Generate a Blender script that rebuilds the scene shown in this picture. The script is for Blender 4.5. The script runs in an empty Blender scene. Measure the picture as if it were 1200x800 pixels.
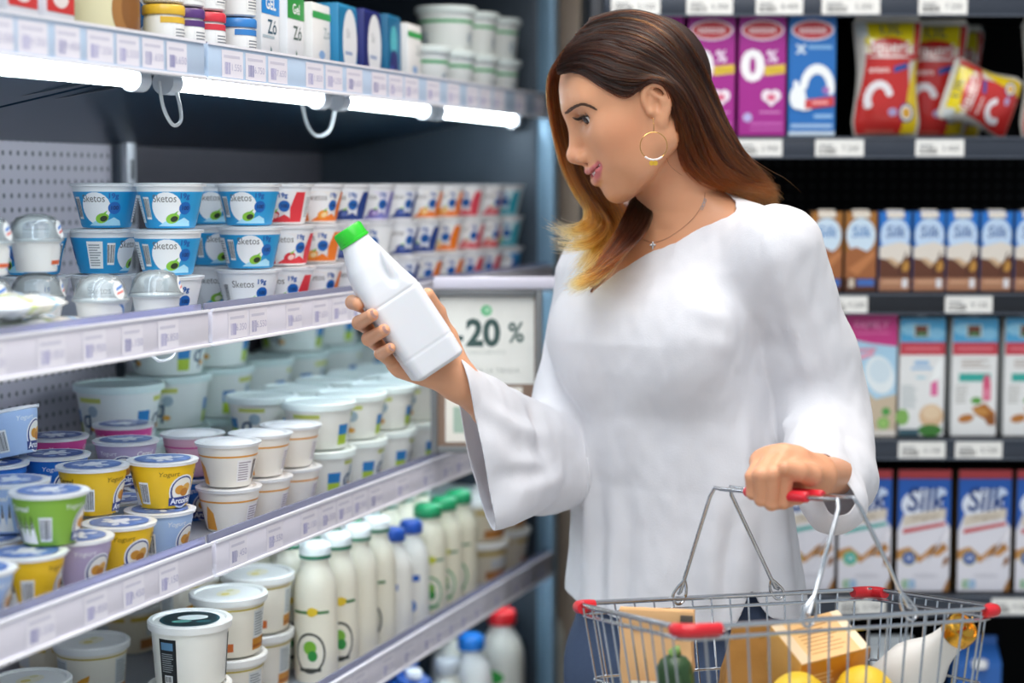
import bpy, bmesh, math, random
import numpy as np
from mathutils import Vector, Matrix
SC = bpy.context.scene
COL = SC.collection
random.seed(7)
rng = np.random.default_rng(7)
# ---------------------------------------------------------------- camera model (image taken as 1200 x 800)
FPX = 2000.0
PITCH = math.atan2(179, FPX)
CAMZ = 1.42
SP, CP = math.sin(PITCH), math.cos(PITCH)
def P(px, py, Y):
    x = (px-600)/FPX; u = (400-py)/FPX
    k = Y/(CP+u*SP)
    return Vector((x*k, Y, CAMZ+(-SP+u*CP)*k))
def lin(c):
    if isinstance(c, str):
        c = c.lstrip('#'); c = [int(c[i:i+2], 16)/255 for i in (0, 2, 4)]
    return tuple((v/12.92 if v <= .04045 else ((v+.055)/1.055)**2.4) for v in c[:3])
# ---------------------------------------------------------------- materials
MATS = {}
def mk(name, rough=.5, metal=0, var=.05, nscale=40, bump=0, bscale=200, spec=.5, sss=0, alpha=1, sheen=0, coat=0):
    """surface whose own colour is the mesh's colour attribute, with a little procedural variation"""
    if name in MATS: return MATS[name]
    m = bpy.data.materials.new(name); m.use_nodes = True
    nt = m.node_tree; b = nt.nodes['Principled BSDF']
    at = nt.nodes.new('ShaderNodeAttribute'); at.attribute_name = 'Col'
    no = nt.nodes.new('ShaderNodeTexNoise'); no.inputs['Scale'].default_value = nscale
    tc = nt.nodes.new('ShaderNodeTexCoord'); nt.links.new(tc.outputs['Object'], no.inputs['Vector'])
    mr = nt.nodes.new('ShaderNodeMapRange'); mr.inputs['To Min'].default_value = 1-var; mr.inputs['To Max'].default_value = 1+var
    nt.links.new(no.outputs['Fac'], mr.inputs['Value'])
    mx = nt.nodes.new('ShaderNodeVectorMath'); mx.operation = 'SCALE'
    nt.links.new(at.outputs['Color'], mx.inputs[0]); nt.links.new(mr.outputs['Result'], mx.inputs['Scale'])
    nt.links.new(mx.outputs['Vector'], b.inputs['Base Color'])
    b.inputs['Roughness'].default_value = rough; b.inputs['Metallic'].default_value = metal
    b.inputs['Specular IOR Level'].default_value = spec
    if sss:
        b.inputs['Subsurface Weight'].default_value = sss
        b.inputs['Subsurface Radius'].default_value = (1, .35, .2); b.inputs['Subsurface Scale'].default_value = .006
    if sheen: b.inputs['Sheen Weight'].default_value = sheen
    if coat: b.inputs['Coat Weight'].default_value = coat
    if alpha < 1: b.inputs['Alpha'].default_value = alpha
    if bump:
        n2 = nt.nodes.new('ShaderNodeTexNoise'); n2.inputs['Scale'].default_value = bscale; n2.inputs['Detail'].default_value = 4
        nt.links.new(tc.outputs['Object'], n2.inputs['Vector'])
        bp = nt.nodes.new('ShaderNodeBump'); bp.inputs['Strength'].default_value = bump; bp.inputs['Distance'].default_value = .002
        nt.links.new(n2.outputs['Fac'], bp.inputs['Height']); nt.links.new(bp.outputs['Normal'], b.inputs['Normal'])
    MATS[name] = m
    return m
def mk_clear(name, tint, opacity=.12, gloss=.25, rough=.08):
    m = bpy.data.materials.new(name); m.use_nodes = True; nt = m.node_tree
    for n in list(nt.nodes):
        if n.type != 'OUTPUT_MATERIAL': nt.nodes.remove(n)
    out = nt.nodes['Material Output']
    tr = nt.nodes.new('ShaderNodeBsdfTransparent'); tr.inputs['Color'].default_value = (*lin(tint), 1)
    di = nt.nodes.new('ShaderNodeBsdfDiffuse'); di.inputs['Color'].default_value = (*lin(tint), 1)
    gl = nt.nodes.new('ShaderNodeBsdfGlossy'); gl.inputs['Roughness'].default_value = rough
    lw = nt.nodes.new('ShaderNodeLayerWeight'); lw.inputs['Blend'].default_value = gloss
    a = nt.nodes.new('ShaderNodeMixShader'); a.inputs['Fac'].default_value = opacity
    c = nt.nodes.new('ShaderNodeMixShader')
    nt.links.new(tr.outputs[0], a.inputs[1]); nt.links.new(di.outputs[0], a.inputs[2])
    nt.links.new(lw.outputs['Fresnel'], c.inputs['Fac']); nt.links.new(a.outputs[0], c.inputs[1]); nt.links.new(gl.outputs[0], c.inputs[2])
    nt.links.new(c.outputs[0], out.inputs['Surface'])
    MATS[name] = m; return m
def mk_emit(name, color, strength):
    m = bpy.data.materials.new(name); m.use_nodes = True
    b = m.node_tree.nodes['Principled BSDF']
    b.inputs['Base Color'].default_value = (.9, .9, .9, 1)
    b.inputs['Emission Color'].default_value = (*lin(color), 1); b.inputs['Emission Strength'].default_value = strength
    MATS[name] = m; return m
PRINT = mk('printed_surface', .42, var=.03)
PLASTIC = mk('smooth_plastic', .3, var=.02)
FOIL = mk('foil_lid', .32, metal=.25, var=.06, bump=.25, bscale=60)
MATTE = mk('matte_paint', .6, var=.06)
METAL = mk('painted_metal', .35, metal=.3, var=.04)
CHROME = mk('chrome_wire', .18, metal=1, var=.03)
PAPER = mk('paper', .8, var=.06, bump=.3, bscale=120)
ACRYLIC = mk_clear('clear_acrylic', '#cdd2f2', .34, .3, .1)
FILM = mk_clear('clear_film', '#eef6fa', .22, .35, .12)
TUBE = mk_emit('fluorescent_tube', '#eefaff', 18)
SHELF_FILL = mk_emit('added_shelf_glow', '#eefaff', 17)  # glow of the unseen strips added under the lower shelves
# ---------------------------------------------------------------- mesh builder
_rb = {}
def rbox_geo(sx, sy, sz, bev, seg=2):
    key = (round(sx, 5), round(sy, 5), round(sz, 5), round(bev, 5), seg)
    if key not in _rb:
        bm = bmesh.new(); bmesh.ops.create_cube(bm, size=1)
        for v in bm.verts: v.co = Vector((v.co.x*sx, v.co.y*sy, v.co.z*sz))
        if bev > 0: bmesh.ops.bevel(bm, geom=list(bm.edges), offset=bev, segments=seg, profile=.5, affect='EDGES', clamp_overlap=True)
        bm.verts.index_update()
        _rb[key] = ([tuple(v.co) for v in bm.verts], [[v.index for v in f.verts] for f in bm.faces]); bm.free()
    return _rb[key]
class MB:
    def __init__(s): s.V = []; s.F = []; s.C = []; s.M = []
    def add(s, vs, fs, col, mi=0, xf=None):
        o = len(s.V)
        if xf is not None: vs = [tuple(xf @ Vector(v)) for v in vs]
        s.V.extend(tuple(v) for v in vs)
        one = not (isinstance(col, list))
        c = lin(col) if one else None
        for i, f in enumerate(fs):
            s.F.append([o+k for k in f]); s.C.append(c if one else lin(col[i])); s.M.append(mi)
        return s
    def box(s, c, size, col, bev=0, mi=0, xf=None, seg=2):
        vs, fs = rbox_geo(*size, bev, seg)
        vs = [(v[0]+c[0], v[1]+c[1], v[2]+c[2]) for v in vs]
        return s.add(vs, fs, col, mi, xf)
    def lathe(s, prof, col, n=40, mi=0, xf=None, wob=None):
        """prof: list of (r, z) or (r, z, colour of the band up to the next point)"""
        vs = []; fs = []; cols = []
        for p in prof:
            for k in range(n):
                a = 2*math.pi*k/n
                r = p[0]*(wob(a, p[1]) if wob else 1)
                vs.append((r*math.cos(a), r*math.sin(a), p[1]))
        for i in range(len(prof)-1):
            c = prof[i][2] if len(prof[i]) > 2 else col
            for k in range(n):
                k2 = (k+1) % n
                fs.append((i*n+k, i*n+k2, (i+1)*n+k2, (i+1)*n+k)); cols.append(c)
        if prof[0][0] > 1e-6: fs.append(tuple(reversed(range(n)))); cols.append(prof[0][2] if len(prof[0]) > 2 else col)
        if prof[-1][0] > 1e-6: fs.append(tuple((len(prof)-1)*n+k for k in range(n))); cols.append(prof[-1][2] if len(prof[-1]) > 2 else col)
        return s.add(vs, fs, cols, mi, xf)
    def tube(s, pts, r, col, n=10, closed=False, mi=0, xf=None):
        pts = [Vector(p) for p in pts]; m = len(pts)
        rs = [float(q) for q in r] if isinstance(r, (list, tuple)) else [r]*m
        vs = []; fs = []; prev = None
        for i, p in enumerate(pts):
            if closed: t = pts[(i+1) % m]-pts[i-1]
            else: t = pts[min(i+1, m-1)]-pts[max(i-1, 0)]
            t.normalize()
            if prev is None:
                a = Vector((0, 0, 1)) if abs(t.z) < .9 else Vector((1, 0, 0))
                u = t.cross(a).normalized()
            else:
                u = (prev-t*prev.dot(t)).normalized()
            w = t.cross(u); prev = u
            for k in range(n):
                g = 2*math.pi*k/n
                vs.append(p+rs[i]*(math.cos(g)*u+math.sin(g)*w))
        for i in range(m if closed else m-1):
            j = (i+1) % m
            for k in range(n):
                k2 = (k+1) % n
                fs.append((i*n+k, i*n+k2, j*n+k2, j*n+k))
        if not closed:
            fs.append(tuple(reversed(range(n)))); fs.append(tuple((m-1)*n+k for k in range(n)))
        return s.add(vs, fs, col, mi, xf)
    def build(s, name, mats, parent=None, smooth=40):
        me = bpy.data.meshes.new(name)
        me.from_pydata([tuple(v) for v in s.V], [], s.F)
        if not isinstance(mats, (list, tuple)): mats = [mats]
        for m in mats: me.materials.append(m)
        me.polygons.foreach_set('material_index', s.M)
        ca = me.color_attributes.new('Col', 'FLOAT_COLOR', 'CORNER')
        arr = np.ones((len(me.loops), 4), dtype=np.float32)
        tot = np.array([len(f) for f in s.F]); arr[:, :3] = np.repeat(np.array(s.C, dtype=np.float32), tot, axis=0)
        ca.data.foreach_set('color', arr.ravel())
        if smooth:
            me.polygons.foreach_set('use_smooth', [True]*len(me.polygons))
            me.set_sharp_from_angle(angle=math.radians(smooth))
        me.update()
        o = bpy.data.objects.new(name, me); COL.objects.link(o)
        if parent is not None: o.parent = parent
        return o
def bez(pts, n=6, closed=False):
    """Catmull-Rom through points"""
    pts = [Vector(p) for p in pts]; out = []; m = len(pts)
    for i in range(m if closed else m-1):
        p0 = pts[i-1] if (closed or i > 0) else pts[0]
        p1 = pts[i]; p2 = pts[(i+1) % m]; p3 = pts[(i+2) % m] if closed else pts[min(i+2, m-1)]
        for k in range(n):
            t = k/n
            out.append(.5*((2*p1)+(p2-p0)*t+(2*p0-5*p1+4*p2-p3)*t*t+(3*p1-p0-3*p2+p3)*t**3))
    if not closed: out.append(pts[-1])
    return out
# ---------------------------------------------------------------- printed artwork laid on flat or round surfaces
_tx = {}
def text_geo(s, bold=0, shear=0):
    key = (s, bold, shear)
    if key not in _tx:
        cu = bpy.data.curves.new('t', 'FONT'); cu.body = s; cu.size = 1; cu.align_x = 'CENTER'; cu.align_y = 'CENTER'
        cu.offset = bold; cu.shear = shear; cu.resolution_u = 3; cu.fill_mode = 'FRONT'
        ob = bpy.data.objects.new('t', cu); COL.objects.link(ob)
        dg = bpy.context.evaluated_depsgraph_get(); dg.update()
        me = bpy.data.meshes.new_from_object(ob.evaluated_get(dg))
        _tx[key] = ([(v.co.x, v.co.y) for v in me.vertices], [list(p.vertices) for p in me.polygons])
        bpy.data.objects.remove(ob); bpy.data.curves.remove(cu); bpy.data.meshes.remove(me)
    return _tx[key]
class Art:
    def __init__(s): s.it = []
    def poly(s, pts, c): s.it.append((list(pts), [list(range(len(pts)))], c)); return s
    def rect(s, u0, v0, u1, v1, c): return s.poly([(u0, v0), (u1, v0), (u1, v1), (u0, v1)], c)
    def ell(s, cu, cv, ru, rv, c, n=22, rot=0):
        p = []
        for k in range(n):
            a = 2*math.pi*k/n; x, y = ru*math.cos(a), rv*math.sin(a)
            p.append((cu+x*math.cos(rot)-y*math.sin(rot), cv+x*math.sin(rot)+y*math.cos(rot)))
        return s.poly(p, c)
    def text(s, t, cu, cv, size, c, bold=0, shear=0, sx=1, rot=0):
        vs, fs = text_geo(t, bold, shear)
        cr, sr = math.cos(rot), math.sin(rot)
        s.it.append(([(cu+size*(x*sx*cr-y*sr), cv+size*(x*sx*sr+y*cr)) for x, y in vs], fs, c)); return s
    def lines(s, u0, v0, u1, v1, n, c, fill=.45):
        h = (v1-v0)/n
        for i in range(n):
            e = u1-(u1-u0)*random.uniform(0, .3)
            s.rect(u0, v0+i*h, e, v0+i*h+h*fill, c)
        return s
    def bars(s, u0, v0, u1, v1, n, c):
        w = (u1-u0)/n
        for i in range(n): s.rect(u0+i*w, v0, u0+i*w+w*random.uniform(.3, .75), v1, c)
        return s
    def emit(s, mb, mapping, ustep=None, off=.0003, doff=.00012, mi=0):
        boxes = []
        for vs, fs, c in s.it:
            us = [v[0] for v in vs]; ws = [v[1] for v in vs]; bb = (min(us), max(us), min(ws), max(ws))
            i = 1+max([l for l, q in boxes if q[0] < bb[1] and bb[0] < q[1] and q[2] < bb[3] and bb[2] < q[3]], default=-1)     # above what it covers
            boxes.append((i, bb))
            bm = bmesh.new()
            bv = [bm.verts.new((x, y, 0)) for x, y in vs]
            for f in fs:
                try: bm.faces.new([bv[k] for k in f])
                except ValueError: pass
            bmesh.ops.triangulate(bm, faces=list(bm.faces))
            if ustep:
                us = [v[0] for v in vs]; a, b = min(us), max(us)
                k = math.ceil(a/ustep+1e-6)
                while k*ustep < b-1e-6:
                    bmesh.ops.bisect_plane(bm, geom=list(bm.verts)+list(bm.edges)+list(bm.faces), plane_co=(k*ustep, 0, 0), plane_no=(1, 0, 0)); k += 1
            bm.verts.index_update()
            mb.add([mapping(v.co.x, v.co.y, off+i*doff) for v in bm.verts], [[v.index for v in f.verts] for f in bm.faces], c, mi)
            bm.free()
def cone_map(r0, z0, r1, z1, ang0=-math.pi/2):
    rm = (r0+r1)/2
    def f(u, v, o):
        a = ang0+u/rm; r = r0+(r1-r0)*(v-z0)/(z1-z0)+o
        return (r*math.cos(a), r*math.sin(a), v)
    return f
def front_map(y):           # plane facing -Y, u along +X, v up
    return lambda u, v, o: (u, y-o, v)
def side_map(x, sgn):       # plane facing +-X
    return lambda u, v, o: (x+sgn*o, sgn*u, v)
def top_map(z): return lambda u, v, o: (u, v, z+o)
# ---------------------------------------------------------------- scene graph
def empty(name, loc=(0, 0, 0), rz=0):
    o = bpy.data.objects.new(name, None); COL.objects.link(o)
    o.empty_display_size = .05; o.location = loc; o.rotation_euler = (0, 0, rz)
    return o
def tag(o, label=None, cat=None, group=None, kind=None):
    if label: o['label'] = label
    if cat: o['category'] = cat
    if group: o['group'] = group
    if kind: o['kind'] = kind
    return o
def thing(name, label, cat, loc=(0, 0, 0), rz=0, group=None): return tag(empty(name, loc, rz), label, cat, group)
def copy_tree(o, parent=None):
    c = o.copy(); COL.objects.link(c)
    if parent is not None: c.parent = parent; c.matrix_parent_inverse = o.matrix_parent_inverse.copy()
    for ch in list(o.children): copy_tree(ch, c)
    return c
class Skipped:          # no room left before the end panel
    location = Vector((0, 0, 0))
class Proto:
    """first use places the prototype itself, later uses place copies of it and of its parts"""
    def __init__(s, root): s.root = root; s.used = False
    def put(s, loc, label, group=None, rz=0, tilt=(0, 0), scale=1):
        if (CM.inverted() @ Vector(loc)).x > T1-.056 and loc[1] > 2.9 and loc[0] < .06: return Skipped()
        o = s.root
        if s.used: o = copy_tree(s.root)
        s.used = True
        o.location = Vector(loc)+Vector((0, 0, .0006)); o.rotation_euler = (tilt[0], tilt[1], rz); o.scale = (scale,)*3
        o['label'] = label
        if group: o['group'] = group
        elif 'group' in o: del o['group']
        return o
ORD = 'first second third fourth fifth sixth seventh eighth ninth tenth eleventh twelfth thirteenth fourteenth fifteenth sixteenth seventeenth eighteenth nineteenth twentieth'.split()
# ---------------------------------------------------------------- implicit surfaces (for bodies and moulded shapes)
class Grid:
    def __init__(s, lo, hi, res):
        s.lo = np.array(lo, float); s.res = res
        n = np.ceil((np.array(hi)-s.lo)/res-1e-6).astype(int)+1; s.n = n
        s.ax = [s.lo[i]+res*np.arange(n[i]) for i in range(3)]
        s.f = np.full(n, .25, np.float32)
    def sub_box(s, lo, hi):
        sl = []
        for i in range(3):
            a = int(max(0, math.floor((lo[i]-s.lo[i])/s.res))); b = int(min(s.n[i], math.ceil((hi[i]-s.lo[i])/s.res)+1))
            if b <= a: return None
            sl.append(slice(a, b))
        return tuple(sl)
    def op(s, prim, k=.0, mode='u', margin=.03):
        fn, lo, hi = prim
        m = max(margin, k*1.5+s.res*2)
        sl = s.sub_box(np.array(lo)-m, np.array(hi)+m)
        if sl is None: return s
        X, Y, Z = np.meshgrid(s.ax[0][sl[0]], s.ax[1][sl[1]], s.ax[2][sl[2]], indexing='ij', sparse=True)
        d = fn(X, Y, Z).astype(np.float32); a = s.f[sl]
        if mode == 'u':
            if k > 0:
                h = np.maximum(k-np.abs(a-d), 0)/k; r = np.minimum(a, d)-h*h*k*.25
            else: r = np.minimum(a, d)
        else:
            d = -d
            if k > 0:
                h = np.maximum(k-np.abs(a-d), 0)/k; r = np.maximum(a, d)+h*h*k*.25
            else: r = np.maximum(a, d)
        s.f[sl] = r
        return s
    def mesh(s):
        f = s.f; ins = f < 0
        nx, ny, nz = f.shape
        c = np.zeros((nx-1, ny-1, nz-1), np.int8)
        for i in (0, 1):
            for j in (0, 1):
                for k in (0, 1): c += ins[i:nx-1+i, j:ny-1+j, k:nz-1+k]
        act = (c > 0) & (c < 8)
        idx = -np.ones(act.shape, np.int64); cells = np.argwhere(act); idx[act] = np.arange(len(cells))
        acc = np.zeros((len(cells), 3)); cnt = np.zeros(len(cells))
        cor = [(i, j, k) for i in (0, 1) for j in (0, 1) for k in (0, 1)]
        val = {q: f[cells[:, 0]+q[0], cells[:, 1]+q[1], cells[:, 2]+q[2]].astype(float) for q in cor}
        for a in cor:
            for ax in range(3):
                if a[ax]: continue
                b = list(a); b[ax] = 1; b = tuple(b)
                va, vb = val[a], val[b]; m = (va < 0) != (vb < 0)
                t = np.where(m, va/np.where(m, va-vb, 1), 0)
                p = np.tile(np.array(a, float), (len(cells), 1)); p[:, ax] += t
                acc[m] += p[m]; cnt[m] += 1
        V = s.lo+(cells+acc/cnt[:, None])*s.res
        Q = []
        for ax in range(3):
            o1, o2 = [(1, 2), (2, 0), (0, 1)][ax]
            a = [slice(None)]*3; b = [slice(None)]*3
            a[ax] = slice(0, -1); b[ax] = slice(1, None)
            for o in (o1, o2):
                a[o] = slice(1, -1); b[o] = slice(1, -1)
            A, B = ins[tuple(a)], ins[tuple(b)]
            e = np.argwhere(A != B); off = np.zeros(3, int); off[o1] = 1; off[o2] = 1
            flip = A[tuple(e.T)]
            e = e+off
            def ci(d1, d2):
                q = e.copy(); q[:, o1] -= d1; q[:, o2] -= d2
                return idx[q[:, 0], q[:, 1], q[:, 2]]
            quad = np.stack([ci(1, 1), ci(0, 1), ci(0, 0), ci(1, 0)], 1)
            quad[~flip] = quad[~flip][:, ::-1]
            Q.append(quad)
        return V, np.concatenate(Q)
def cone3(a, b, ra, rb):
    a = np.array(a, float); b = np.array(b, float); ba = b-a; L = max(ba.dot(ba), 1e-12)
    def fn(X, Y, Z):
        x, y, z = X-a[0], Y-a[1], Z-a[2]
        h = np.clip((x*ba[0]+y*ba[1]+z*ba[2])/L, 0, 1)
        return np.sqrt((x-h*ba[0])**2+(y-h*ba[1])**2+(z-h*ba[2])**2)-(ra+(rb-ra)*h)
    r = max(ra, rb)
    return fn, np.minimum(a, b)-r, np.maximum(a, b)+r
def ball(c, r): return cone3(c, c, r, r)
def ell3(c, r, R=None):
    c = np.array(c, float); r = np.array(r, float); R = np.eye(3) if R is None else np.array(R)   # columns = axes
    def fn(X, Y, Z):
        x, y, z = X-c[0], Y-c[1], Z-c[2]
        q = [x*R[0][i]+y*R[1][i]+z*R[2][i] for i in range(3)]
        k0 = np.sqrt(sum((q[i]/r[i])**2 for i in range(3))); k1 = np.sqrt(sum((q[i]/r[i]**2)**2 for i in range(3)))+1e-9
        return k0*(k0-1)/k1
    e = np.sqrt(((np.array(R)*r[None, :])**2).sum(1))
    return fn, c-e, c+e
def tri3(a, b, c, r):
    a, b, c = (np.array(v, float) for v in (a, b, c))
    ba, cb, ac = b-a, c-b, a-c; nor = np.cross(ba, ac)
    def fn(X, Y, Z):
        X, Y, Z = np.broadcast_arrays(X, Y, Z)
        p = np.stack([X, Y, Z], -1)
        pa, pb, pc = p-a, p-b, p-c
        sg = np.sign(pa@np.cross(ba, nor))+np.sign(pb@np.cross(cb, nor))+np.sign(pc@np.cross(ac, nor))
        def seg(q, e): h = np.clip((q@e)/e.dot(e), 0, 1); w = q-h[..., None]*e; return (w*w).sum(-1)
        de = np.minimum(np.minimum(seg(pa, ba), seg(pb, cb)), seg(pc, ac))
        dp = (pa@nor)**2/nor.dot(nor)
        return np.sqrt(np.where(sg < 2, de, dp))-r
    return fn, np.minimum(np.minimum(a, b), c)-r, np.maximum(np.maximum(a, b), c)+r
def rings3(rows, Lv, Fv):
    """stack of ellipses: rows of (z, cx, cy, half width along Lv, half depth forward along Fv, half depth behind)"""
    R = np.array(sorted(rows)); z = R[:, 0]
    def fn(X, Y, Z):
        g = lambda i: np.interp(Z, z, R[:, i])
        x, y = X-g(1), Y-g(2)
        l = x*Lv[0]+y*Lv[1]; f = x*Fv[0]+y*Fv[1]
        A = g(3); B = np.where(f > 0, g(4), g(5))
        q = np.sqrt((l/A)**2+(f/B)**2)+1e-9; q1 = np.sqrt((l/A**2)**2+(f/B**2)**2)+1e-9
        d = q*(q-1)/q1
        return np.maximum(d, np.maximum(z[0]-Z, Z-z[-1]))
    m = max(R[:, 3].max(), R[:, 4].max(), R[:, 5].max())
    return fn, (R[:, 1].min()-m, R[:, 2].min()-m, z[0]), (R[:, 1].max()+m, R[:, 2].max()+m, z[-1])
def np_obj(name, V, Fq, colors, mats, parent=None, smooth=True):
    me = bpy.data.meshes.new(name)
    me.from_pydata(V.tolist(), [], Fq.tolist() if hasattr(Fq, 'tolist') else Fq)
    for m in (mats if isinstance(mats, (list, tuple)) else [mats]): me.materials.append(m)
    ca = me.color_attributes.new('Col', 'FLOAT_COLOR', 'POINT')
    c = np.ones((len(V), 4), np.float32)
    c[:, :3] = colors if not isinstance(colors, str) else lin(colors)
    ca.data.foreach_set('color', c.ravel())
    if smooth: me.polygons.foreach_set('use_smooth', [True]*len(me.polygons))
    me.update(); me.validate()
    o = bpy.data.objects.new(name, me); COL.objects.link(o)
    if parent is not None: o.parent = parent
    return o
# ================================================================ THE SHOPPER
from mathutils import noise as mnoise
from mathutils.bvhtree import BVHTree
SKIN = mk('skin', .42, var=.035, nscale=60, bump=.06, bscale=700, sss=.18, spec=.4)
CLOTH = mk('cotton_blouse', .85, var=.015, bump=.15, bscale=420, sheen=.15, spec=.2)
_t = CLOTH.node_tree; _b = _t.nodes['Principled BSDF']; _tl = _t.nodes.new('ShaderNodeBsdfTranslucent'); _mx = _t.nodes.new('ShaderNodeMixShader'); _mx.inputs['Fac'].default_value = .28
_tl.inputs['Color'].default_value = (*lin('#f2f2f6'), 1)      # thin cotton lets some light through
_t.links.new(_b.outputs[0], _mx.inputs[1]); _t.links.new(_tl.outputs[0], _mx.inputs[2]); _t.links.new(_mx.outputs[0], _t.nodes['Material Output'].inputs['Surface'])
DENIM = mk('denim', .85, var=.12, nscale=300, bump=.3, bscale=600, spec=.2)
EYE = mk('eye_gloss', .08, var=0, spec=.6)
LIPS = mk('enamel', .2, var=0)
GOLD = mk('gold_metal', .22, metal=1, var=.03)
person = thing('person', 'smiling woman in a white blouse looking down at a milk bottle, basket in hand', 'person', (.2, 2.25, 0))
ROOT = Vector((.2, 2.25, 0))
def child(o):
    o.parent = person; o.matrix_parent_inverse = Matrix.Translation(-ROOT); return o
Z3 = np.array([0, 0, 1.])
PSI, TH, ROLL = math.radians(4), math.radians(25), math.radians(0)
F0 = np.array([-math.cos(PSI), -math.sin(PSI), 0]); L0 = np.cross(Z3, F0)
HF = F0*math.cos(TH)-Z3*math.sin(TH); HU0 = Z3*math.cos(TH)+F0*math.sin(TH)
HL = L0*math.cos(ROLL)+HU0*math.sin(ROLL); HU = HU0*math.cos(ROLL)-L0*math.sin(ROLL)
HS = 1.0
HC = np.array(P(767, 119, 2.13))-HL*.07*HS
RH = np.stack([HL, HF, HU], 1)                      # columns s, f, u
def H(s, f, u): return HC+HS*(s*HL+f*HF+u*HU)
def hb(s, f, u, r): return ball(H(s, f, u), r*HS)
def hc(a, b, ra, rb): return cone3(H(*a), H(*b), ra*HS, rb*HS)
def he(c, r, R=None): return ell3(H(*c), np.array(r)*HS, RH)
AL = math.radians(37)
TF = np.array([-math.sin(AL), -math.cos(AL), 0]); TL = np.array([math.cos(AL), -math.sin(AL), 0])
def zr(px, py, Y): p = P(px, py, Y); return p.z, p.x, p.y
TORSO = [(760, 803, .180, .112, .112), (710, 802, .176, .112, .110), (640, 799, .166, .107, .105), (560, 796, .155, .103, .100), (480, 788, .146, .108, .098),
         (430, 786, .143, .121, .098), (395, 786, .143, .125, .098), (360, 789, .150, .112, .098), (325, 794, .158, .094, .098),
         (295, 800, .165, .077, .092), (268, 803, .158, .060, .078), (248, 800, .125, .05, .062), (230, 795, .08, .045, .05), (222, 793, .05, .04, .04)]
YT = 2.25
def torso_rows(off):
    return [(*zr(cx, y, YT), a+off, bf+off, bb+off) for y, cx, a, bf, bb in TORSO]
SHL, ELL, WRL = P(910, 292, 2.14), P(966, 516, 2.20), P(962, 556, 1.95)      # her left arm (basket)
SHR, ELR, WRR = P(692, 325, 2.33), P(664, 536, 2.28), P(532, 449, 2.07)     # her right arm (bottle)
NECK0 = H(0, -.018, -.03); NECK1 = np.array(P(808, 262, 2.265))
def neck_prims(G):
    G.op(cone3(NECK0, NECK0+(NECK1-NECK0)*.7, .046, .048), .009)
    G.op(cone3(NECK0+(NECK1-NECK0)*.65, NECK1, .048, .056), .04)
def chest_prims(G, off):
    G.op(rings3(torso_rows(off), TL, TF), .03)
# ---------------------------------------------------------------- head, neck and upper chest in one field
G = Grid((P(615, 0, 2.25).x, 1.98, 1.30), (P(945, 0, 2.15).x, 2.46, 1.665), .0017)
G.op(he((0, .000, .042), (.0735, .087, .067)), .0)
G.op(he((0, .034, .040), (.062, .060, .054)), .03)
G.op(he((0, .036, -.012), (.056, .056, .058)), .03)
G.op(he((0, .052, -.045), (.044, .042, .045)), .025)
for s in (1, -1):
    G.op(he((s*.043, .056, -.012), (.020, .024, .020)), .028)
    G.op(he((s*.040, .045, -.045), (.018, .030, .030)), .025)
    G.op(hc((s*.050, .000, -.042), (s*.018, .068, -.081), .016, .014), .018)
    G.op(hc((s*.056, -.002, -.01), (s*.050, .002, -.045), .016, .017), .02)
G.op(he((0, .066, -.051), (.031, .035, .030)), .02)
G.op(he((0, .077, -.0855), (.016, .0175, .0145)), .018)
G.op(he((0, .032, -.048), (.040, .050, .030)), .018)
neck_prims(G)
# brow, sockets, nose
for s in (1, -1):
    G.op(hc((s*.012, .087, .033), (s*.044, .070, .036), .0095, .009), .018)
    G.op(he((s*.033, .094, .0165), (.0165, .0135, .0115)), .014, 's')
G.op(hc((0, .0905, .024), (0, .1085, -.014), .0055, .0068), .014)
G.op(hb(0, .1130, -.0198, .0080), .008)
G.op(hc((0, .112, -.024), (0, .101, -.036), .0055, .006), .006)
for s in (1, -1):
    G.op(he((s*.0108, .1015, -.0265), (.0066, .0100, .0074)), .006)
    G.op(hc((s*.006, .1125, -.0315), (s*.0075, .101, -.0345), .0026, .0030), .003, 's')
# mouth: lips, a slightly open smile
def face_f(sx, u):
    """how far forward the skin lies at a place of the face"""
    fs = np.linspace(.02, .13, 221)
    p = np.array([H(sx, f, u) for f in fs]); q = np.clip(np.round((p-G.lo)/G.res).astype(int), 0, G.n-1)
    v = G.f[q[:, 0], q[:, 1], q[:, 2]]; k = np.where(v < 0)[0]
    return fs[k[-1]] if len(k) else .08
def on_face(path, out): return [(a, face_f(a, u)+o_, u) for (a, u), o_ in zip(path, out)]
UPL = on_face([(0, -.0462), (.0055, -.0454), (.014, -.0462), (.023, -.0450), (.0305, -.0428)], (-.0005, -.0005, -.0008, -.0010, -.0014))
LOL = on_face([(0, -.0612), (.008, -.0606), (.017, -.0570), (.025, -.0500), (.0305, -.0440)], (-.0015, -.0015, -.0018, -.0014, -.0014))
SLOT = on_face([(0, -.0532), (.012, -.0522), (.021, -.0486), (.0285, -.0438)], (0, 0, 0, 0))
for s in (1, -1):
    for i in range(4):
        a, b = UPL[i], UPL[i+1]; r = [.0034, .0037, .0033, .0025, .0012]
        G.op(hc((s*a[0], a[1], a[2]), (s*b[0], b[1], b[2]), r[i], r[i+1]), .004)
        a, b = LOL[i], LOL[i+1]; r = [.0050, .0049, .0041, .0028, .0012]
        G.op(hc((s*a[0], a[1], a[2]), (s*b[0], b[1], b[2]), r[i], r[i+1]), .005)
for s in (1, -1):
    for i in range(3):
        for dp in (-.003, .001, .005):
            a, b = SLOT[i], SLOT[i+1]; rr = [.0029, .0029, .0021, .0007]
            G.op(hc((s*a[0], a[1]-dp, a[2]), (s*b[0], b[1]-dp, b[2]), rr[i], rr[i+1]), .0012, 's')
    c_ = (s*.0325, face_f(.0325, -.0424)+.001, -.0424); G.op(hb(*c_, .0026), .007, 's')
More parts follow.
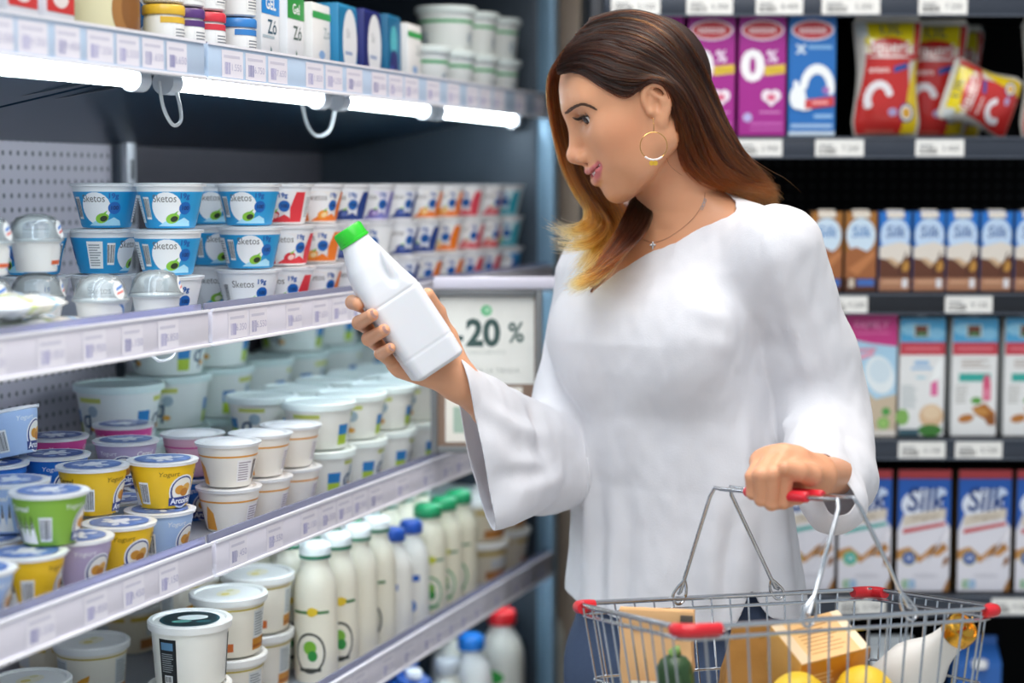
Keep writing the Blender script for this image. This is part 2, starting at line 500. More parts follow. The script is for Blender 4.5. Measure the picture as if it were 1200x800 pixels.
G.op(hc((0, .1095, -.039), (0, .109, -.043), .0022, .0028), .006, 's')
# eyes: lids over the ball with an almond opening
for s in (1, -1):
    G.op(hb(s*.031, .0745, .0175, .0142), .005)
    G.op(he((s*.0340, .089, .0148), (.0142, .014, .0064)), .0015, 's')
    G.op(hc((s*.019, .087, .0235), (s*.044, .078, .0215), .0012, .0012), .004, 's')   # crease of the upper lid
# ears
def EA(p, s=1):
    q = (p[1]+.010)*.84, (p[2]-.005)*.84
    return (s*(.0705+(p[0]-.0705)*.85), -.010+q[0]+.0085, .005+q[1]-.0105)
HX = bez([(.0705, .004, .003, ), (.0725, .0055, .018), (.0755, .001, .030), (.079, -.010, .0365), (.082, -.022, .033), (.083, -.029, .021), (.081, -.0275, .006), (.077, -.019, -.008), (.0735, -.009, -.018)], 4)
for s in (1, -1):
    e = lambda p: EA(p, s)
    G.op(he(e((.0715, -.012, .008)), (.0055, .0135, .0215)), .006)
    G.op(he(e((.0800, -.010, .005)), (.0055, .0075, .0105)), .004, 's')
    G.op(he(e((.0830, -.012, .024)), (.0045, .0085, .0060)), .004, 's')
    for i in range(len(HX)-1): G.op(hc(e(HX[i]), e(HX[i+1]), .0029, .0029), .0045)
    G.op(hc(e((.078, -.010, .024)), e((.078, -.0195, .008)), .0024, .0024), .006)
    G.op(hc(e((.078, -.0195, .008)), e((.0745, -.010, -.008)), .0024, .0022), .006)
    G.op(he(e((.0725, -.0065, -.0200)), (.0035, .0062, .0072)), .006)
    G.op(hb(*e((.0735, .004, .000)), .0034), .006)
chest_prims(G, -.007)
G.op(cone3(SHL, ELL, .046, .04), .03); G.op(cone3(SHR, ELR, .04, .036), .03)
HV, HQ = G.mesh()
lc = (HV-HC)@RH/HS                                  # head-local coordinates of every vertex
base = np.array(lin('#dca07a')); colr = np.tile(base, (len(HV), 1))
def blend(w, c):
    global colr
    w = np.clip(w, 0, 1)[:, None]; colr = colr*(1-w)+np.array(lin(c))*w
def near(pts, r):
    d = np.full(len(HV), 9.)
    for a, b in zip(pts[:-1], pts[1:]):
        for s in (1, -1):
            A = np.array([s*a[0], a[1], a[2]]); B = np.array([s*b[0], b[1], b[2]]); ba = B-A
            h = np.clip(((lc-A)@ba)/ba.dot(ba), 0, 1); d = np.minimum(d, np.linalg.norm(lc-A-h[:, None]*ba, axis=1))
    return d
ishead = lc[:, 2] > -.12
for s in (1, -1):
    blend(.62*np.exp(-(((lc-np.array([s*.052, .050, -.020]))/np.array([.022, .030, .026]))**2).sum(1)), '#bb7250')
blend(.3*np.exp(-(((lc-np.array([0, .115, -.02]))/.016)**2).sum(1)), '#d08c74')
blend(1.2-(near(UPL, 0)-.0034)/.0018, '#c06668')
blend(1.2-(near(LOL, 0)-.0046)/.0018, '#c86e70')
blend((.0046-near([(a, f-.006, u) for a, f, u in SLOT], 0))/.0015, '#6a2a28')
for s in (1, -1):   # lash line and soft shadow on the lids
    ee = np.sqrt((((lc-np.array([s*.0340, .089, .0148]))/np.array([.0154, .02, .0077]))**2).sum(1))
    blend(np.where(lc[:, 2] > .0145, (1.22-ee)*3, 0), '#3a241c')
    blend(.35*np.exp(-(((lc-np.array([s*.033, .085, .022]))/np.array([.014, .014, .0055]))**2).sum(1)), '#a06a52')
    blend((.0034-near([(.0075, .1125, -.0325), (.0075, .101, -.0345)], 0))/.002, '#6e3a2c')
HEADCOL = colr
# ---------------------------------------------------------------- arms and hands
def px(*p): return np.array(P(*p))
def finger(G, js, rs, k=.0025, kroot=.008):
    for i in range(len(js)-1):
        G.op(cone3(js[i], js[i+1], rs[i], rs[i+1]), kroot if i == 0 else k, margin=.012)
NAILS = []
# her right hand: palm behind the bottle, fingers round its left edge
w = px(532, 447, 2.07)
GR = Grid(px(385, 465, 1.93)+np.array([0, 0, -.05]), px(600, 300, 2.2), .0013)
lo = np.array([px(388, 0, 2.06)[0], 1.955, px(0, 520, 2.06)[2]]); hi = np.array([px(600, 0, 2.06)[0], 2.19, px(0, 318, 2.06)[2]])
GR = Grid(lo, hi, .0013)
FR = {'index': [(484, 372, 2.088), (432, 361, 2.078), (413, 354, 2.045), (420, 356, 2.012)],
      'middle': [(490, 390, 2.094), (436, 386, 2.080), (421, 378, 2.030), (436, 369, 1.990)],
      'ring': [(497, 406, 2.094), (448, 407, 2.080), (432, 397, 2.030), (450, 387, 1.989)],
      'little': [(504, 421, 2.090), (460, 424, 2.074), (446, 414, 2.030), (457, 408, 1.995)]}
RR = {'index': (.0105, .0092, .0084, .0076), 'middle': (.0105, .0094, .0086, .0076), 'ring': (.0102, .0092, .0084, .0074), 'little': (.0095, .0082, .0075, .0066)}
wr = px(540, 449, 2.085)
for kk, js in FR.items():
    GR.op(cone3(wr+(px(*js[0])-wr)*.15, px(*js[0]), .0165, .0125), .012)
for kk, js in FR.items(): finger(GR, [px(*j) for j in js], RR[kk])
tb = [(530, 432, 2.084), (522, 396, 2.080), (512, 366, 2.060), (501, 345, 2.036)]
finger(GR, [px(*j) for j in tb], (.016, .0125, .0105, .0082), .004, .012)
GR.op(cone3(wr, px(*tb[1]), .018, .013), .012)
GR.op(cone3(px(470, 432, 2.075), wr, .012, .018), .012)
GR.op(cone3(wr, px(582, 481, 2.147), .0215, .026), .012)
for kk in ('middle', 'ring', 'little'):
    js = [px(*j) for j in FR[kk]]
    t = js[3]; d = (js[3]-js[2]); d /= np.linalg.norm(d)
    NAILS.append((t+d*.001+np.array([0, -RR[kk][3]*.93, 0]), d, RR[kk][3]))
RV, RQ = GR.mesh()
# her left hand: a fist closed on the basket grips
FL = {'index': [(936, 538, 1.895), (921, 556, 1.857), (918, 588, 1.865), (934, 583, 1.898)],
      'middle': [(920, 534, 1.892), (905, 555, 1.852), (904, 590, 1.862), (920, 588, 1.898)],
      'ring': [(905, 536, 1.895), (891, 556, 1.855), (892, 585, 1.864), (908, 585, 1.898)],
      'little': [(892, 541, 1.902), (881, 558, 1.866), (882, 578, 1.870), (894, 580, 1.898)]}
RL = {'index': (.0108, .0088, .0080, .0072), 'middle': (.0108, .0088, .0080, .0072), 'ring': (.0102, .0084, .0077, .0070), 'little': (.0094, .0077, .0070, .0064)}
lo = np.array([px(862, 0, 1.88)[0], 1.81, px(0, 625, 1.88)[2]]); hi = np.array([px(1012, 0, 2.0)[0], 2.09, px(0, 505, 1.95)[2]])
GL = Grid(lo, hi, .0013)
wl = px(958, 557, 1.925)
for kk, js in FL.items():
    GL.op(cone3(wl+(px(*js[0])-wl)*.1, px(*js[0]), .017, .0135), .012)
for kk, js in FL.items(): finger(GL, [px(*j) for j in js], RL[kk], .0016, .005)
tl = [(962, 560, 1.908), (950, 556, 1.875), (936, 552, 1.858), (920, 548, 1.848)]
finger(GL, [px(*j) for j in tl], (.015, .0125, .0108, .0080), .004, .012)
GL.op(cone3(wl, px(935, 572, 1.906), .019, .014), .012)
GL.op(cone3(wl, px(988, 556, 2.08), .0195, .024), .012)
LV, LQ = GL.mesh()
# the rest of the body, kept just inside the clothes
GB = Grid((P(600, 0, 2.3).x-.08, 1.98, .93), (P(1040, 0, 2.2).x, 2.48, 1.34), .004)
chest_prims(GB, -.009)
GB.op(cone3(SHL, ELL, .045, .038), .03); GB.op(cone3(ELL, ELL+(WRL-ELL)*.5, .034, .023), .01)
GB.op(cone3(SHR, ELR, .039, .034), .03); GB.op(cone3(ELR, ELR+(WRR-ELR)*.7, .034, .027), .01)
BV, BQ = GB.mesh()
def fix(V, Q):
    t = V[Q]; n = np.cross(t[:, 2]-t[:, 0], t[:, 3]-t[:, 1]); c = t.mean(1)-V.mean(0)
    return Q if (n*c).sum() > 0 else Q[:, ::-1]
Vs, Qs, Cs, o = [], [], [], 0
for V, Q, c in ((HV, HQ, HEADCOL), (RV, RQ, np.tile(lin('#e2a680'), (len(RV), 1))), (LV, LQ, np.tile(lin('#dd9f7a'), (len(LV), 1))), (BV, BQ, np.tile(base, (len(BV), 1)))):
    Vs.append(V); Qs.append(fix(V, Q)+o); Cs.append(c); o += len(V)
body = child(np_obj('body', np.concatenate(Vs), np.concatenate(Qs), np.concatenate(Cs), SKIN))
# fingernails
for k, (c, d, r) in enumerate(NAILS):
    mb = MB(); d = Vector(d); yv = Vector((0, -1, 0)); yv = (yv-d*yv.dot(d)).normalized(); sx = d.cross(yv)
    M4 = Matrix((sx, d, yv)).transposed().to_4x4(); M4.translation = Vector(c)
    vs = []; n = 7
    for i in range(n):
        for j in range(n):
            u, v = (i/(n-1)-.5)*2, (j/(n-1)-.5)*2
            rr = 1-.25*max(0, abs(v))**3
            vs.append((u*r*.72*rr, v*r*.85, -.32*r*u*u-.12*r*v*v+.0006))
    mb.add(vs, [(i*n+j, (i+1)*n+j, (i+1)*n+j+1, i*n+j+1) for i in range(n-1) for j in range(n-1)], '#e6b2a2', xf=M4)
    child(mb.build('fingernail', PLASTIC))
# eyes, lashes, brows, teeth
for s in (1, -1):
    mb = MB(); n = 26; C = np.array(H(s*.031, .0735, .0175)); g = Vector(HF*.94+HU*-.26+HL*.32).normalized()
    a = g.cross(Vector((0, 0, 1))).normalized(); b = a.cross(g)
    M4 = Matrix((a, b, g)).transposed().to_4x4(); M4.translation = Vector(C)
    prof = [(.0128*math.sin(t), .0128*math.cos(t), ('#120b08' if t < .2 else '#2c1810' if t < .50 else '#e8e2de')) for t in np.linspace(0.0001, math.pi, 40)]
    mb.lathe(prof, '#e8e2de', 28, xf=M4)
    child(mb.build('eye', EYE))
    # upper lashes as a fringe of fine tapering hairs
    mb = MB()
    for i in range(26):
        q = i/25; sx = .0215+.0250*q; al = (sx-.0340)/.0142
        fz = .0745+math.sqrt(max(.0145**2-(sx-.031)**2-(.0030)**2, 1e-6))
        zz = .0150+.0062*math.sqrt(max(0, 1-al*al))
        p0 = H(s*sx, fz-.001, zz); ln = .0065+.003*q
        p1 = H(s*(sx+.0025*(q-.2)), fz+ln*.75, zz-.001+ln*.12); p2 = H(s*(sx+.005*(q-.2)), fz+ln*1.05, zz+ln*.5)
        mb.tube([p0, p1, p2], [.00045, .0003, .0001], '#17100d', 5)
    child(mb.build('eyelash', MATTE))
mb = MB()
ss = [v[0] for v in SLOT]
for i in range(-5, 6):
    a = i*.0056; f = np.interp(abs(a), ss, [v[1] for v in SLOT])-.0052; u = np.interp(abs(a), ss, [v[2] for v in SLOT])+.0018
    f2 = np.interp(abs(a)+.003, ss, [v[1] for v in SLOT])-.0052; ang = -math.copysign(math.atan2(f-f2, .003), a) if i else 0
    M4 = Matrix((Vector(HL), Vector(HF), Vector(HU))).transposed().to_4x4(); M4.translation = Vector(H(a, f, u))
    mb.box((0, 0, 0), (.0056/max(.6, math.cos(ang)), .004, .0086), '#f6f2ec', .0013, xf=M4 @ Matrix.Rotation(ang, 4, 'Z'))
child(mb.build('teeth', LIPS))
bodyBVH = BVHTree.FromPolygons([tuple(v) for v in HV.tolist()], HQ.tolist())
CAM0 = Vector((0, 0, CAMZ))
def surf(px_, py_, Y0, lift=.004, bvh=None):
    """the point of the skin seen at a pixel, or the given depth where there is none"""
    d = (P(px_, py_, 2.0)-CAM0).normalized()
    h = (bvh or bodyBVH).ray_cast(CAM0, d)
    return (h[0]-d*lift) if h[0] is not None else P(px_, py_, Y0)

def to_local(p): return ((np.array(p)-HC)@RH)/HS
BROW = bez([(662.5, 133, 0), (669, 127.5, 0), (679, 122.5, 0), (688, 123.5, 0), (697, 128, 0)], 8)
for s in (1, -1):
    mb = MB(); random.seed(3)
    for i in range(190):
        q = random.random()*.97; k = min(int(q*(len(BROW)-1)), len(BROW)-2); fr = q*(len(BROW)-1)-k
        c = BROW[k].lerp(BROW[k+1], fr); th = 2.2*(1-.78*q)*(1 if q > .07 else .7)
        a = c+Vector((random.uniform(-1, 1), random.uniform(-1, 1)*th, 0))
        b = a+Vector((4.2, -2.6*(1-q)+1.6*q, 0))
        p = [to_local(surf(v.x, v.y, 2.15, l)) for v, l in ((a, .0002), ((a+b)/2, .0012), (b, .0009))]
        mb.tube([H(s*v[0], v[1], v[2]) for v in p], [.00042, .00036, .0001], '#553a2b', 4)
    child(mb.build('eyebrow', MATTE))
# ================================================================ HER CLOTHES
def ridge(V, N, pts, width, amp):
    """a fold in the cloth: the surface is raised along a line"""
    d = np.full(len(V), 9.); tt = np.zeros(len(V)); n = len(pts)-1
    for i in range(n):
        A, B = np.array(pts[i]), np.array(pts[i+1]); ba = B-A
        h = np.clip(((V-A)@ba)/ba.dot(ba), 0, 1); q = np.linalg.norm(V-A-h[:, None]*ba, axis=1)
        m = q < d; d = np.where(m, q, d); tt = np.where(m, (i+h)/n, tt)
    return (amp*np.exp(-(d/width)**2)*np.sin(np.pi*np.clip(tt*.92+.04, 0, 1))**.7)[:, None]*N
def normals(V, Q):
    t = V[Q]; n = np.cross(t[:, 2]-t[:, 0], t[:, 3]-t[:, 1]); out = np.zeros_like(V)
    for i in range(4): np.add.at(out, Q[:, i], n)
    return out/(np.linalg.norm(out, axis=1)[:, None]+1e-12)
GC = Grid((px(505, 0, 2.1)[0]-.03, 1.86, px(0, 770, 2.25)[2]), (px(1050, 0, 2.1)[0]+.02, 2.52, 1.44), .0032)
GC.op(rings3(torso_rows(0), TL, TF), 0)
bust = lambda q, w, r: ell3(q, r, np.stack([TL, TF, Z3], 1))
c0 = px(783, 392, 2.25)
for s in (1, -1): GC.op(bust(c0+TL*s*.068+TF*.082, 0, (.056, .036, .064)), .06)
GT_ = GC; GC = Grid(GT_.lo, GT_.lo+(GT_.n-1)*GT_.res, GT_.res); GC.f[:] = .25; assert GC.f.shape == GT_.f.shape
# sleeve on the basket arm
GC.op(cone3(SHL, px(952, 430, 2.185), .058, .055), .045)
GC.op(cone3(px(948, 420, 2.18), px(966, 500, 2.19), .055, .052), .03)
GC.op(tri3(px(958, 486, 2.185), px(957, 556, 2.03), px(978, 588, 2.02), .040), .035)
GC.op(cone3(px(962, 480, 2.19), px(985, 565, 2.10), .052, .047), .03)
# bell sleeve on the bottle arm
GC.op(cone3(SHR, px(672, 470, 2.30), .049, .047), .045)
GC.op(cone3(px(672, 470, 2.30), px(652, 535, 2.285), .047, .048), .03)
GC.op(cone3(px(655, 532, 2.28), px(525, 452, 2.07), .050, .032), .03)
GC.op(tri3(px(645, 535, 2.275), px(526, 460, 2.075), px(566, 594, 2.10), .028), .035)
GC.op(cone3(px(640, 545, 2.265), px(560, 525, 2.10), .050, .040), .035)
GC.op(cone3(px(650, 558, 2.27), px(590, 583, 2.11), .044, .030), .03)
# sleeves meet the body softly at the shoulder, with a crease lower down
kf = (.012+.032*np.clip((GT_.ax[2]-1.255)/.06, 0, 1))[None, None, :].astype(np.float32)
hh = np.maximum(kf-np.abs(GT_.f-GC.f), 0)/kf
GC.f = np.minimum(GT_.f, GC.f)-hh*hh*kf*.25
CV, CQ = GC.mesh(); CQ = fix(CV, CQ)
N = normals(CV, CQ)
D = np.zeros_like(CV)
fold = lambda pts, w_, a_: ridge(CV, N, [px(*p) for p in pts], w_, a_)
# pulls across the chest from the armpit, the sleeve seam, drapes down the front
for pts, w_, a_ in [([(884, 402, 2.10), (850, 372, 2.10), (805, 357, 2.10)], .012, .0017), ([(880, 420, 2.09), (840, 402, 2.10), (800, 395, 2.1)], .011, .0013),
                    ([(893, 262, 2.09), (882, 330, 2.08), (886, 400, 2.08)], .004, -.0028), ([(905, 290, 2.08), (930, 380, 2.11), (962, 470, 2.12)], .012, .0038),
                    ([(925, 300, 2.08), (955, 390, 2.12), (990, 480, 2.14)], .010, .0034), ([(890, 410, 2.10), (900, 450, 2.12), (925, 495, 2.12)], .008, -.0042),
                    ([(900, 430, 2.12), (925, 500, 2.12), (965, 520, 2.12)], .009, .004), ([(925, 520, 2.10), (965, 505, 2.11), (1000, 520, 2.12)], .012, .004),
                    ([(985, 480, 2.14), (1005, 540, 2.12), (1000, 600, 2.05)], .010, -.0032),
                    ([(880, 470, 2.12), (868, 590, 2.14), (872, 715, 2.12)], .013, .0045), ([(905, 520, 2.16), (905, 620, 2.16), (912, 712, 2.14)], .012, .005),
                    ([(845, 560, 2.13), (832, 640, 2.12), (828, 735, 2.11)], .014, .0035), ([(790, 520, 2.14), (775, 620, 2.13), (770, 735, 2.13)], .016, .0032),
                    ([(735, 440, 2.14), (722, 560, 2.16), (715, 730, 2.17)], .018, .003), ([(690, 520, 2.22), (686, 620, 2.24), (684, 720, 2.25)], .012, .003),
                    ([(860, 600, 2.13), (850, 660, 2.12), (850, 735, 2.11)], .008, -.0035), ([(890, 600, 2.14), (890, 660, 2.13), (892, 725, 2.12)], .008, -.004),
                    ([(560, 470, 2.06), (600, 500, 2.10), (640, 510, 2.16)], .013, .0042), ([(545, 500, 2.06), (590, 540, 2.09), (650, 545, 2.15)], .012, .0045),
                    ([(560, 560, 2.08), (605, 575, 2.10), (655, 560, 2.17)], .011, .0042), ([(620, 462, 2.16), (630, 500, 2.15), (625, 560, 2.16)], .012, -.0038),
                    ([(650, 340, 2.29), (642, 400, 2.29), (640, 470, 2.28)], .010, .003), ([(570, 590, 2.09), (610, 596, 2.12), (650, 575, 2.18)], .008, -.003)]:
    D += fold(pts, w_*1.05, a_*2.1)
nz = np.array([mnoise.fractal((v[0]*9, v[1]*9, v[2]*5), .6, 2, 4) for v in CV.tolist()])
n2 = np.array([mnoise.noise((v[0]*26+9, v[1]*26, v[2]*14)) for v in CV.tolist()])
low = np.clip((1.12-CV[:, 2])/.25, 0, 1)
ang = np.arctan2((CV-px(802, 0, 2.25))@TF, (CV-px(802, 0, 2.25))@TL)
istor = np.abs((CV-np.array([px(802, 0, 2.25)[0], 2.25, 0]))@TL) < .2
D += N*((.0034*nz+.0013*n2)[:, None])
D += N*(np.where(istor, .0045*low*np.sin(ang*11+2*np.sin(ang*3)), 0)[:, None])
CV = CV+D
# hem: the skirt of the blouse ends in a wavy line, gathered a little at her side
th = (CV-np.array([px(802, 0, 2.25)[0], 2.25, 0]))@TL
zh = .868+.006*np.sin(ang*2.2+.4)+.004*np.sin(ang*7)+.040*np.exp(-((ang-.40)/.09)**2)-.008*np.exp(-((ang-.75)/.25)**2)
isb = np.linalg.norm((CV-np.array([px(802, 0, 2.25)[0], 2.25, 0]))[:, :2], axis=1) < .235
clamp = isb & (CV[:, 2] < zh)
CV[clamp, 2] = zh[clamp]
keep = ~clamp[CQ].all(1)
bm = bmesh.new()
bv = [bm.verts.new(v) for v in CV.tolist()]
for q in CQ[keep].tolist(): bm.faces.new([bv[i] for i in q])
bmesh.ops.delete(bm, geom=[v for v in bm.verts if not v.link_faces], context='VERTS')
def cut(co, no, test):
    vs = [v for v in bm.verts if test(v.co)]; st = set(vs)
    es = [e for e in bm.edges if e.verts[0] in st and e.verts[1] in st]; fs = [f for f in bm.faces if all(v in st for v in f.verts)]
    bmesh.ops.bisect_plane(bm, geom=vs+es+fs, plane_co=co, plane_no=no, clear_outer=True)
# neckline
_bl = BVHTree.FromPolygons(CV.tolist(), CQ.tolist())
A, B, C_ = P(893, 219, 2.17), surf(735, 312, 2.12, 0, _bl), P(664, 276, 2.36)
nn = (B-A).cross(C_-A).normalized(); nn = nn if nn.z > 0 else -nn
_nx = px(800, 0, 2.25)[0]
cut(A, nn, lambda c: c.z > 1.28 and math.hypot(c.x-_nx, c.y-2.25) < .166 and c.x > .103 and not (c.x > .255 and c.y < 2.150))
# cuffs
def cuff(a, b, e2, c, rad):
    e1 = b-a; n_ = e1.cross(Vector(e2)).normalized(); n_ = n_ if n_.dot(c-a) < 0 else -n_
    m = (a+b)/2
    cut(m, n_, lambda q: (q-m).length < rad)
cuff(P(543, 432, 2.07), P(577, 614, 2.10), (-.22, 1, 0), P(650, 520, 2.28), .17)
cuff(P(934, 535, 2.00), P(978, 612, 1.98), (1, .12, .2), P(968, 500, 2.2), .12)
me = bpy.data.meshes.new('blouse'); bm.to_mesh(me); bm.free()
me.materials.append(CLOTH)
ca = me.color_attributes.new('Col', 'FLOAT_COLOR', 'POINT')
ca.data.foreach_set('color', np.tile(np.array([*lin('#f3f3f7'), 1], np.float32), len(me.vertices)))
me.polygons.foreach_set('use_smooth', [True]*len(me.polygons))
blouse = bpy.data.objects.new('blouse', me); COL.objects.link(blouse); child(blouse)
sm = blouse.modifiers.new('smooth', 'SMOOTH'); sm.factor = .5; sm.iterations = 2
so = blouse.modifiers.new('thick', 'SOLIDIFY'); so.thickness = .0016; so.offset = -1
# jeans down to the floor, and her shoes
GJ = Grid((-.12, 1.98, .06), (.50, 2.52, 1.0), .006)
hc0 = px(800, 760, 2.25)
rowsJ = [(.98, hc0[0], 2.25, .132, .08, .08), (.92, hc0[0], 2.25, .140, .085, .09), (.86, hc0[0], 2.25, .158, .095, .105), (.80, hc0[0], 2.25, .170, .098, .118), (.74, hc0[0], 2.25, .172, .095, .11), (.70, hc0[0], 2.25, .165, .085, .09)]
GJ.op(rings3(rowsJ, TL, TF), 0)
for s in (1, -1):
    hip = np.array([hc0[0], 2.25, .76])+TL*s*.085; kn = np.array([hc0[0], 2.25, .47])+TL*s*.082+TF*.02; an = np.array([hc0[0], 2.25, .08])+TL*s*.085
    GJ.op(cone3(hip, kn, .084, .060), .03); GJ.op(cone3(kn, an, .060, .048), .02)
JV, JQ = GJ.mesh()
JV = JV+normals(JV, fix(JV, JQ))*np.array([.003*mnoise.noise((v[0]*22, v[1]*22, v[2]*9)) for v in JV.tolist()])[:, None]
jeans = child(np_obj('jeans', JV, fix(JV, JQ), np.array(lin('#46536c')), DENIM))
for s in (1, -1):
    a = np.array([hc0[0], 2.25, 0])+TL*s*.085
    GS = Grid(a-np.array([.16, .20, .002]), a+np.array([.16, .16, .13]), .004)
    GS.op(cone3(a-TF*.055+Z3*.045, a+TF*.10+Z3*.034, .036, .033), 0); GS.op(cone3(a+Z3*.06, a+Z3*.10, .042, .046), .02)
    GS.op(ell3(a+TF*.02+Z3*-.10, (.5, .5, .104)), .0, 's')
    SV, SQ = GS.mesh(); SV[:, 2] = np.maximum(SV[:, 2], 0)
    child(np_obj('shoe', SV, fix(SV, SQ), np.array(lin('#e4e2de')), MATTE))
# ================================================================ HER HAIR AND JEWELLERY
HAIRM = bpy.data.materials.new('hair_strands'); HAIRM.use_nodes = True
nt = HAIRM.node_tree
for n in list(nt.nodes):
    if n.type != 'OUTPUT_MATERIAL': nt.nodes.remove(n)
hbs = nt.nodes.new('ShaderNodeBsdfHairPrincipled'); hbs.parametrization = 'COLOR'
hbs.inputs['Roughness'].default_value = .26; hbs.inputs['IOR'].default_value = 1.38; hbs.inputs['Radial Roughness'].default_value = .4
ha = nt.nodes.new('ShaderNodeAttribute'); ha.attribute_name = 'tone'
rp = nt.nodes.new('ShaderNodeValToRGB')
for k, (p_, c_) in enumerate(((0, '#120805'), (.3, '#2c1207'), (.6, '#6e340f'), (.82, '#ad6a26'), (1, '#dcac68'))):
    e = rp.color_ramp.elements[k] if k < 2 else rp.color_ramp.elements.new(p_)
    e.position = p_; e.color = (*lin(c_), 1)
nt.links.new(ha.outputs['Fac'], rp.inputs['Fac']); nt.links.new(rp.outputs['Color'], hbs.inputs['Color'])
nt.links.new(hbs.outputs[0], nt.nodes['Material Output'].inputs['Surface'])
HAIRCAP = mk('hair_root', .5, var=.4, nscale=90, spec=.3)
# a close layer of hair over the skull
GK = Grid(HC-.17, HC+.17, .004)
GK.op(he((0, -.002, .043), (.078, .090, .0695)), 0); GK.op(he((0, .032, .042), (.067, .0650, .0595)), .03)
GK.op(cone3(H(0, -.04, .01), H(0, -.035, -.09), .05*HS, .035*HS), .03)
nf = RH @ np.array([0, .66, -.75]); pf = np.array(H(0, .034, .036))
GK.op((lambda X, Y, Z: -((X-pf[0])*nf[0]+(Y-pf[1])*nf[1]+(Z-pf[2])*nf[2]), HC-.2, HC+.2), .012, 's')
KV, KQ = GK.mesh()
capBVH = BVHTree.FromPolygons([tuple(v) for v in KV.tolist()], KQ.tolist())
def cap_surf(x, y, lift=.004):
    d = (P(x, y, 2.0)-CAM0).normalized(); a = capBVH.ray_cast(CAM0, d); b = bodyBVH.ray_cast(CAM0, d)
    ds = [q[3] for q in (a, b) if q[0] is not None]
    return CAM0+d*(min(ds)-lift) if ds else None
def guide(pts, n=26):
    """a strand path: pixel positions with a distance, or None to lie on the head"""
    out = []; last = None
    for x, y, Y in pts:
        p = cap_surf(x, y) if Y is None else None
        if p is None: p = P(x, y, Y if Y is not None else (last if last else 2.16))
        last = p.y; out.append(p)
    c = bez(out, 8); q = []
    for k in range(n):
        t = k/(n-1)*(len(c)-1); i = min(int(t), len(c)-2); q.append(c[i].lerp(c[i+1], t-i))
    return np.array([tuple(v) for v in q])
_ = None
SHEETS = [
 # swept from the hairline over the temple and the top of the ear, then down behind the ear to the shoulder
 (6800, [[(654, 88, _), (676, 84, _), (706, 102, _), (735, 114, _), (757, 96, 2.115), (780, 98, 2.112), (792, 130, 2.125), (797, 165, 2.14), (806, 195, 2.16), (840, 216, 2.18), (880, 221, 2.19)],
         [(652, 82, _), (680, 74, _), (715, 88, _), (748, 92, _), (775, 92, 2.112), (793, 112, 2.115), (803, 145, 2.125), (812, 178, 2.14), (835, 206, 2.165), (868, 218, 2.185), (896, 224, 2.20)],
         [(655, 70, _), (690, 58, _), (730, 68, _), (768, 82, _), (795, 102, 2.115), (812, 132, 2.118), (824, 162, 2.13), (838, 190, 2.15), (862, 210, 2.175), (885, 220, 2.20), (905, 228, 2.21)],
         [(664, 54, _), (702, 40, _), (745, 46, _), (780, 66, _), (806, 96, 2.125), (825, 132, 2.13), (840, 162, 2.145), (856, 188, 2.165), (875, 206, 2.19), (893, 218, 2.21), (908, 232, 2.22)],
         [(678, 36, _), (715, 24, _), (752, 28, _), (784, 48, _), (810, 84, _), (832, 124, 2.165), (849, 158, 2.17), (866, 186, 2.19), (882, 204, 2.205), (897, 218, 2.22), (906, 236, 2.23)],
         [(690, 25, _), (721, 15, _), (757, 15, _), (794, 34, _), (821, 72, _), (841, 120, 2.20), (857, 156, 2.21), (873, 184, 2.22), (887, 203, 2.23), (898, 218, 2.24), (903, 240, 2.25)],
         [(690, 22, 2.21), (722, 14, 2.22), (756, 15, 2.22), (792, 38, 2.23), (818, 78, 2.24), (838, 122, 2.25), (846, 160, 2.28), (858, 190, 2.28), (868, 215, 2.29), (872, 240, 2.29), (872, 262, 2.30)]], .012, (.16, .60)),
 # far side of the face, falling in front of her far shoulder
 (2600, [[(664, 54, 2.20), (645, 84, 2.235), (642, 115, 2.26), (649, 155, 2.27), (660, 195, 2.275), (676, 228, 2.27), (694, 256, 2.26), (690, 285, 2.22), (672, 312, 2.19)],
         [(672, 46, 2.22), (650, 80, 2.25), (649, 120, 2.275), (660, 165, 2.285), (674, 205, 2.28), (694, 240, 2.27), (710, 268, 2.24), (704, 300, 2.19), (684, 328, 2.16)],
         [(685, 40, 2.24), (665, 85, 2.275), (668, 135, 2.285), (680, 185, 2.28), (698, 225, 2.27), (718, 255, 2.25), (728, 280, 2.20), (714, 308, 2.16), (690, 332, 2.145)],
         [(700, 40, 2.26), (690, 95, 2.285), (700, 150, 2.285), (712, 200, 2.27), (728, 238, 2.25), (738, 262, 2.21), (728, 288, 2.16), (704, 318, 2.14), (670, 335, 2.13)]], .010, (.42, .98)),
 # stray ends blowing out to the side
 (420, [[(645, 90, 2.25), (646, 140, 2.27), (662, 195, 2.275), (684, 238, 2.26), (684, 258, 2.23), (664, 264, 2.21), (642, 256, 2.20)],
        [(650, 90, 2.26), (656, 150, 2.28), (674, 210, 2.27), (700, 252, 2.25), (694, 272, 2.22), (668, 278, 2.20), (644, 270, 2.19)],
        [(655, 90, 2.26), (668, 160, 2.28), (690, 225, 2.27), (714, 262, 2.23), (702, 284, 2.20), (674, 294, 2.18), (652, 292, 2.17)]], .010, (.5, 1.05)),
 # dark lock coming round the neck under the jaw, ends over the neckline
 (2100, [[(744, 210, 2.25), (742, 228, 2.24), (734, 250, 2.20), (722, 274, 2.155), (706, 300, 2.125), (686, 324, 2.115), (668, 336, 2.11)],
         [(752, 210, 2.25), (754, 232, 2.235), (747, 256, 2.19), (733, 280, 2.14), (714, 306, 2.115), (694, 326, 2.108), (672, 334, 2.105)],
         [(758, 212, 2.25), (764, 240, 2.225), (759, 264, 2.175), (743, 286, 2.130), (720, 308, 2.110), (700, 322, 2.105), (684, 330, 2.10)]], .010, (-.12, .98)),
]
pos, rad, tone, sizes = [], [], [], []
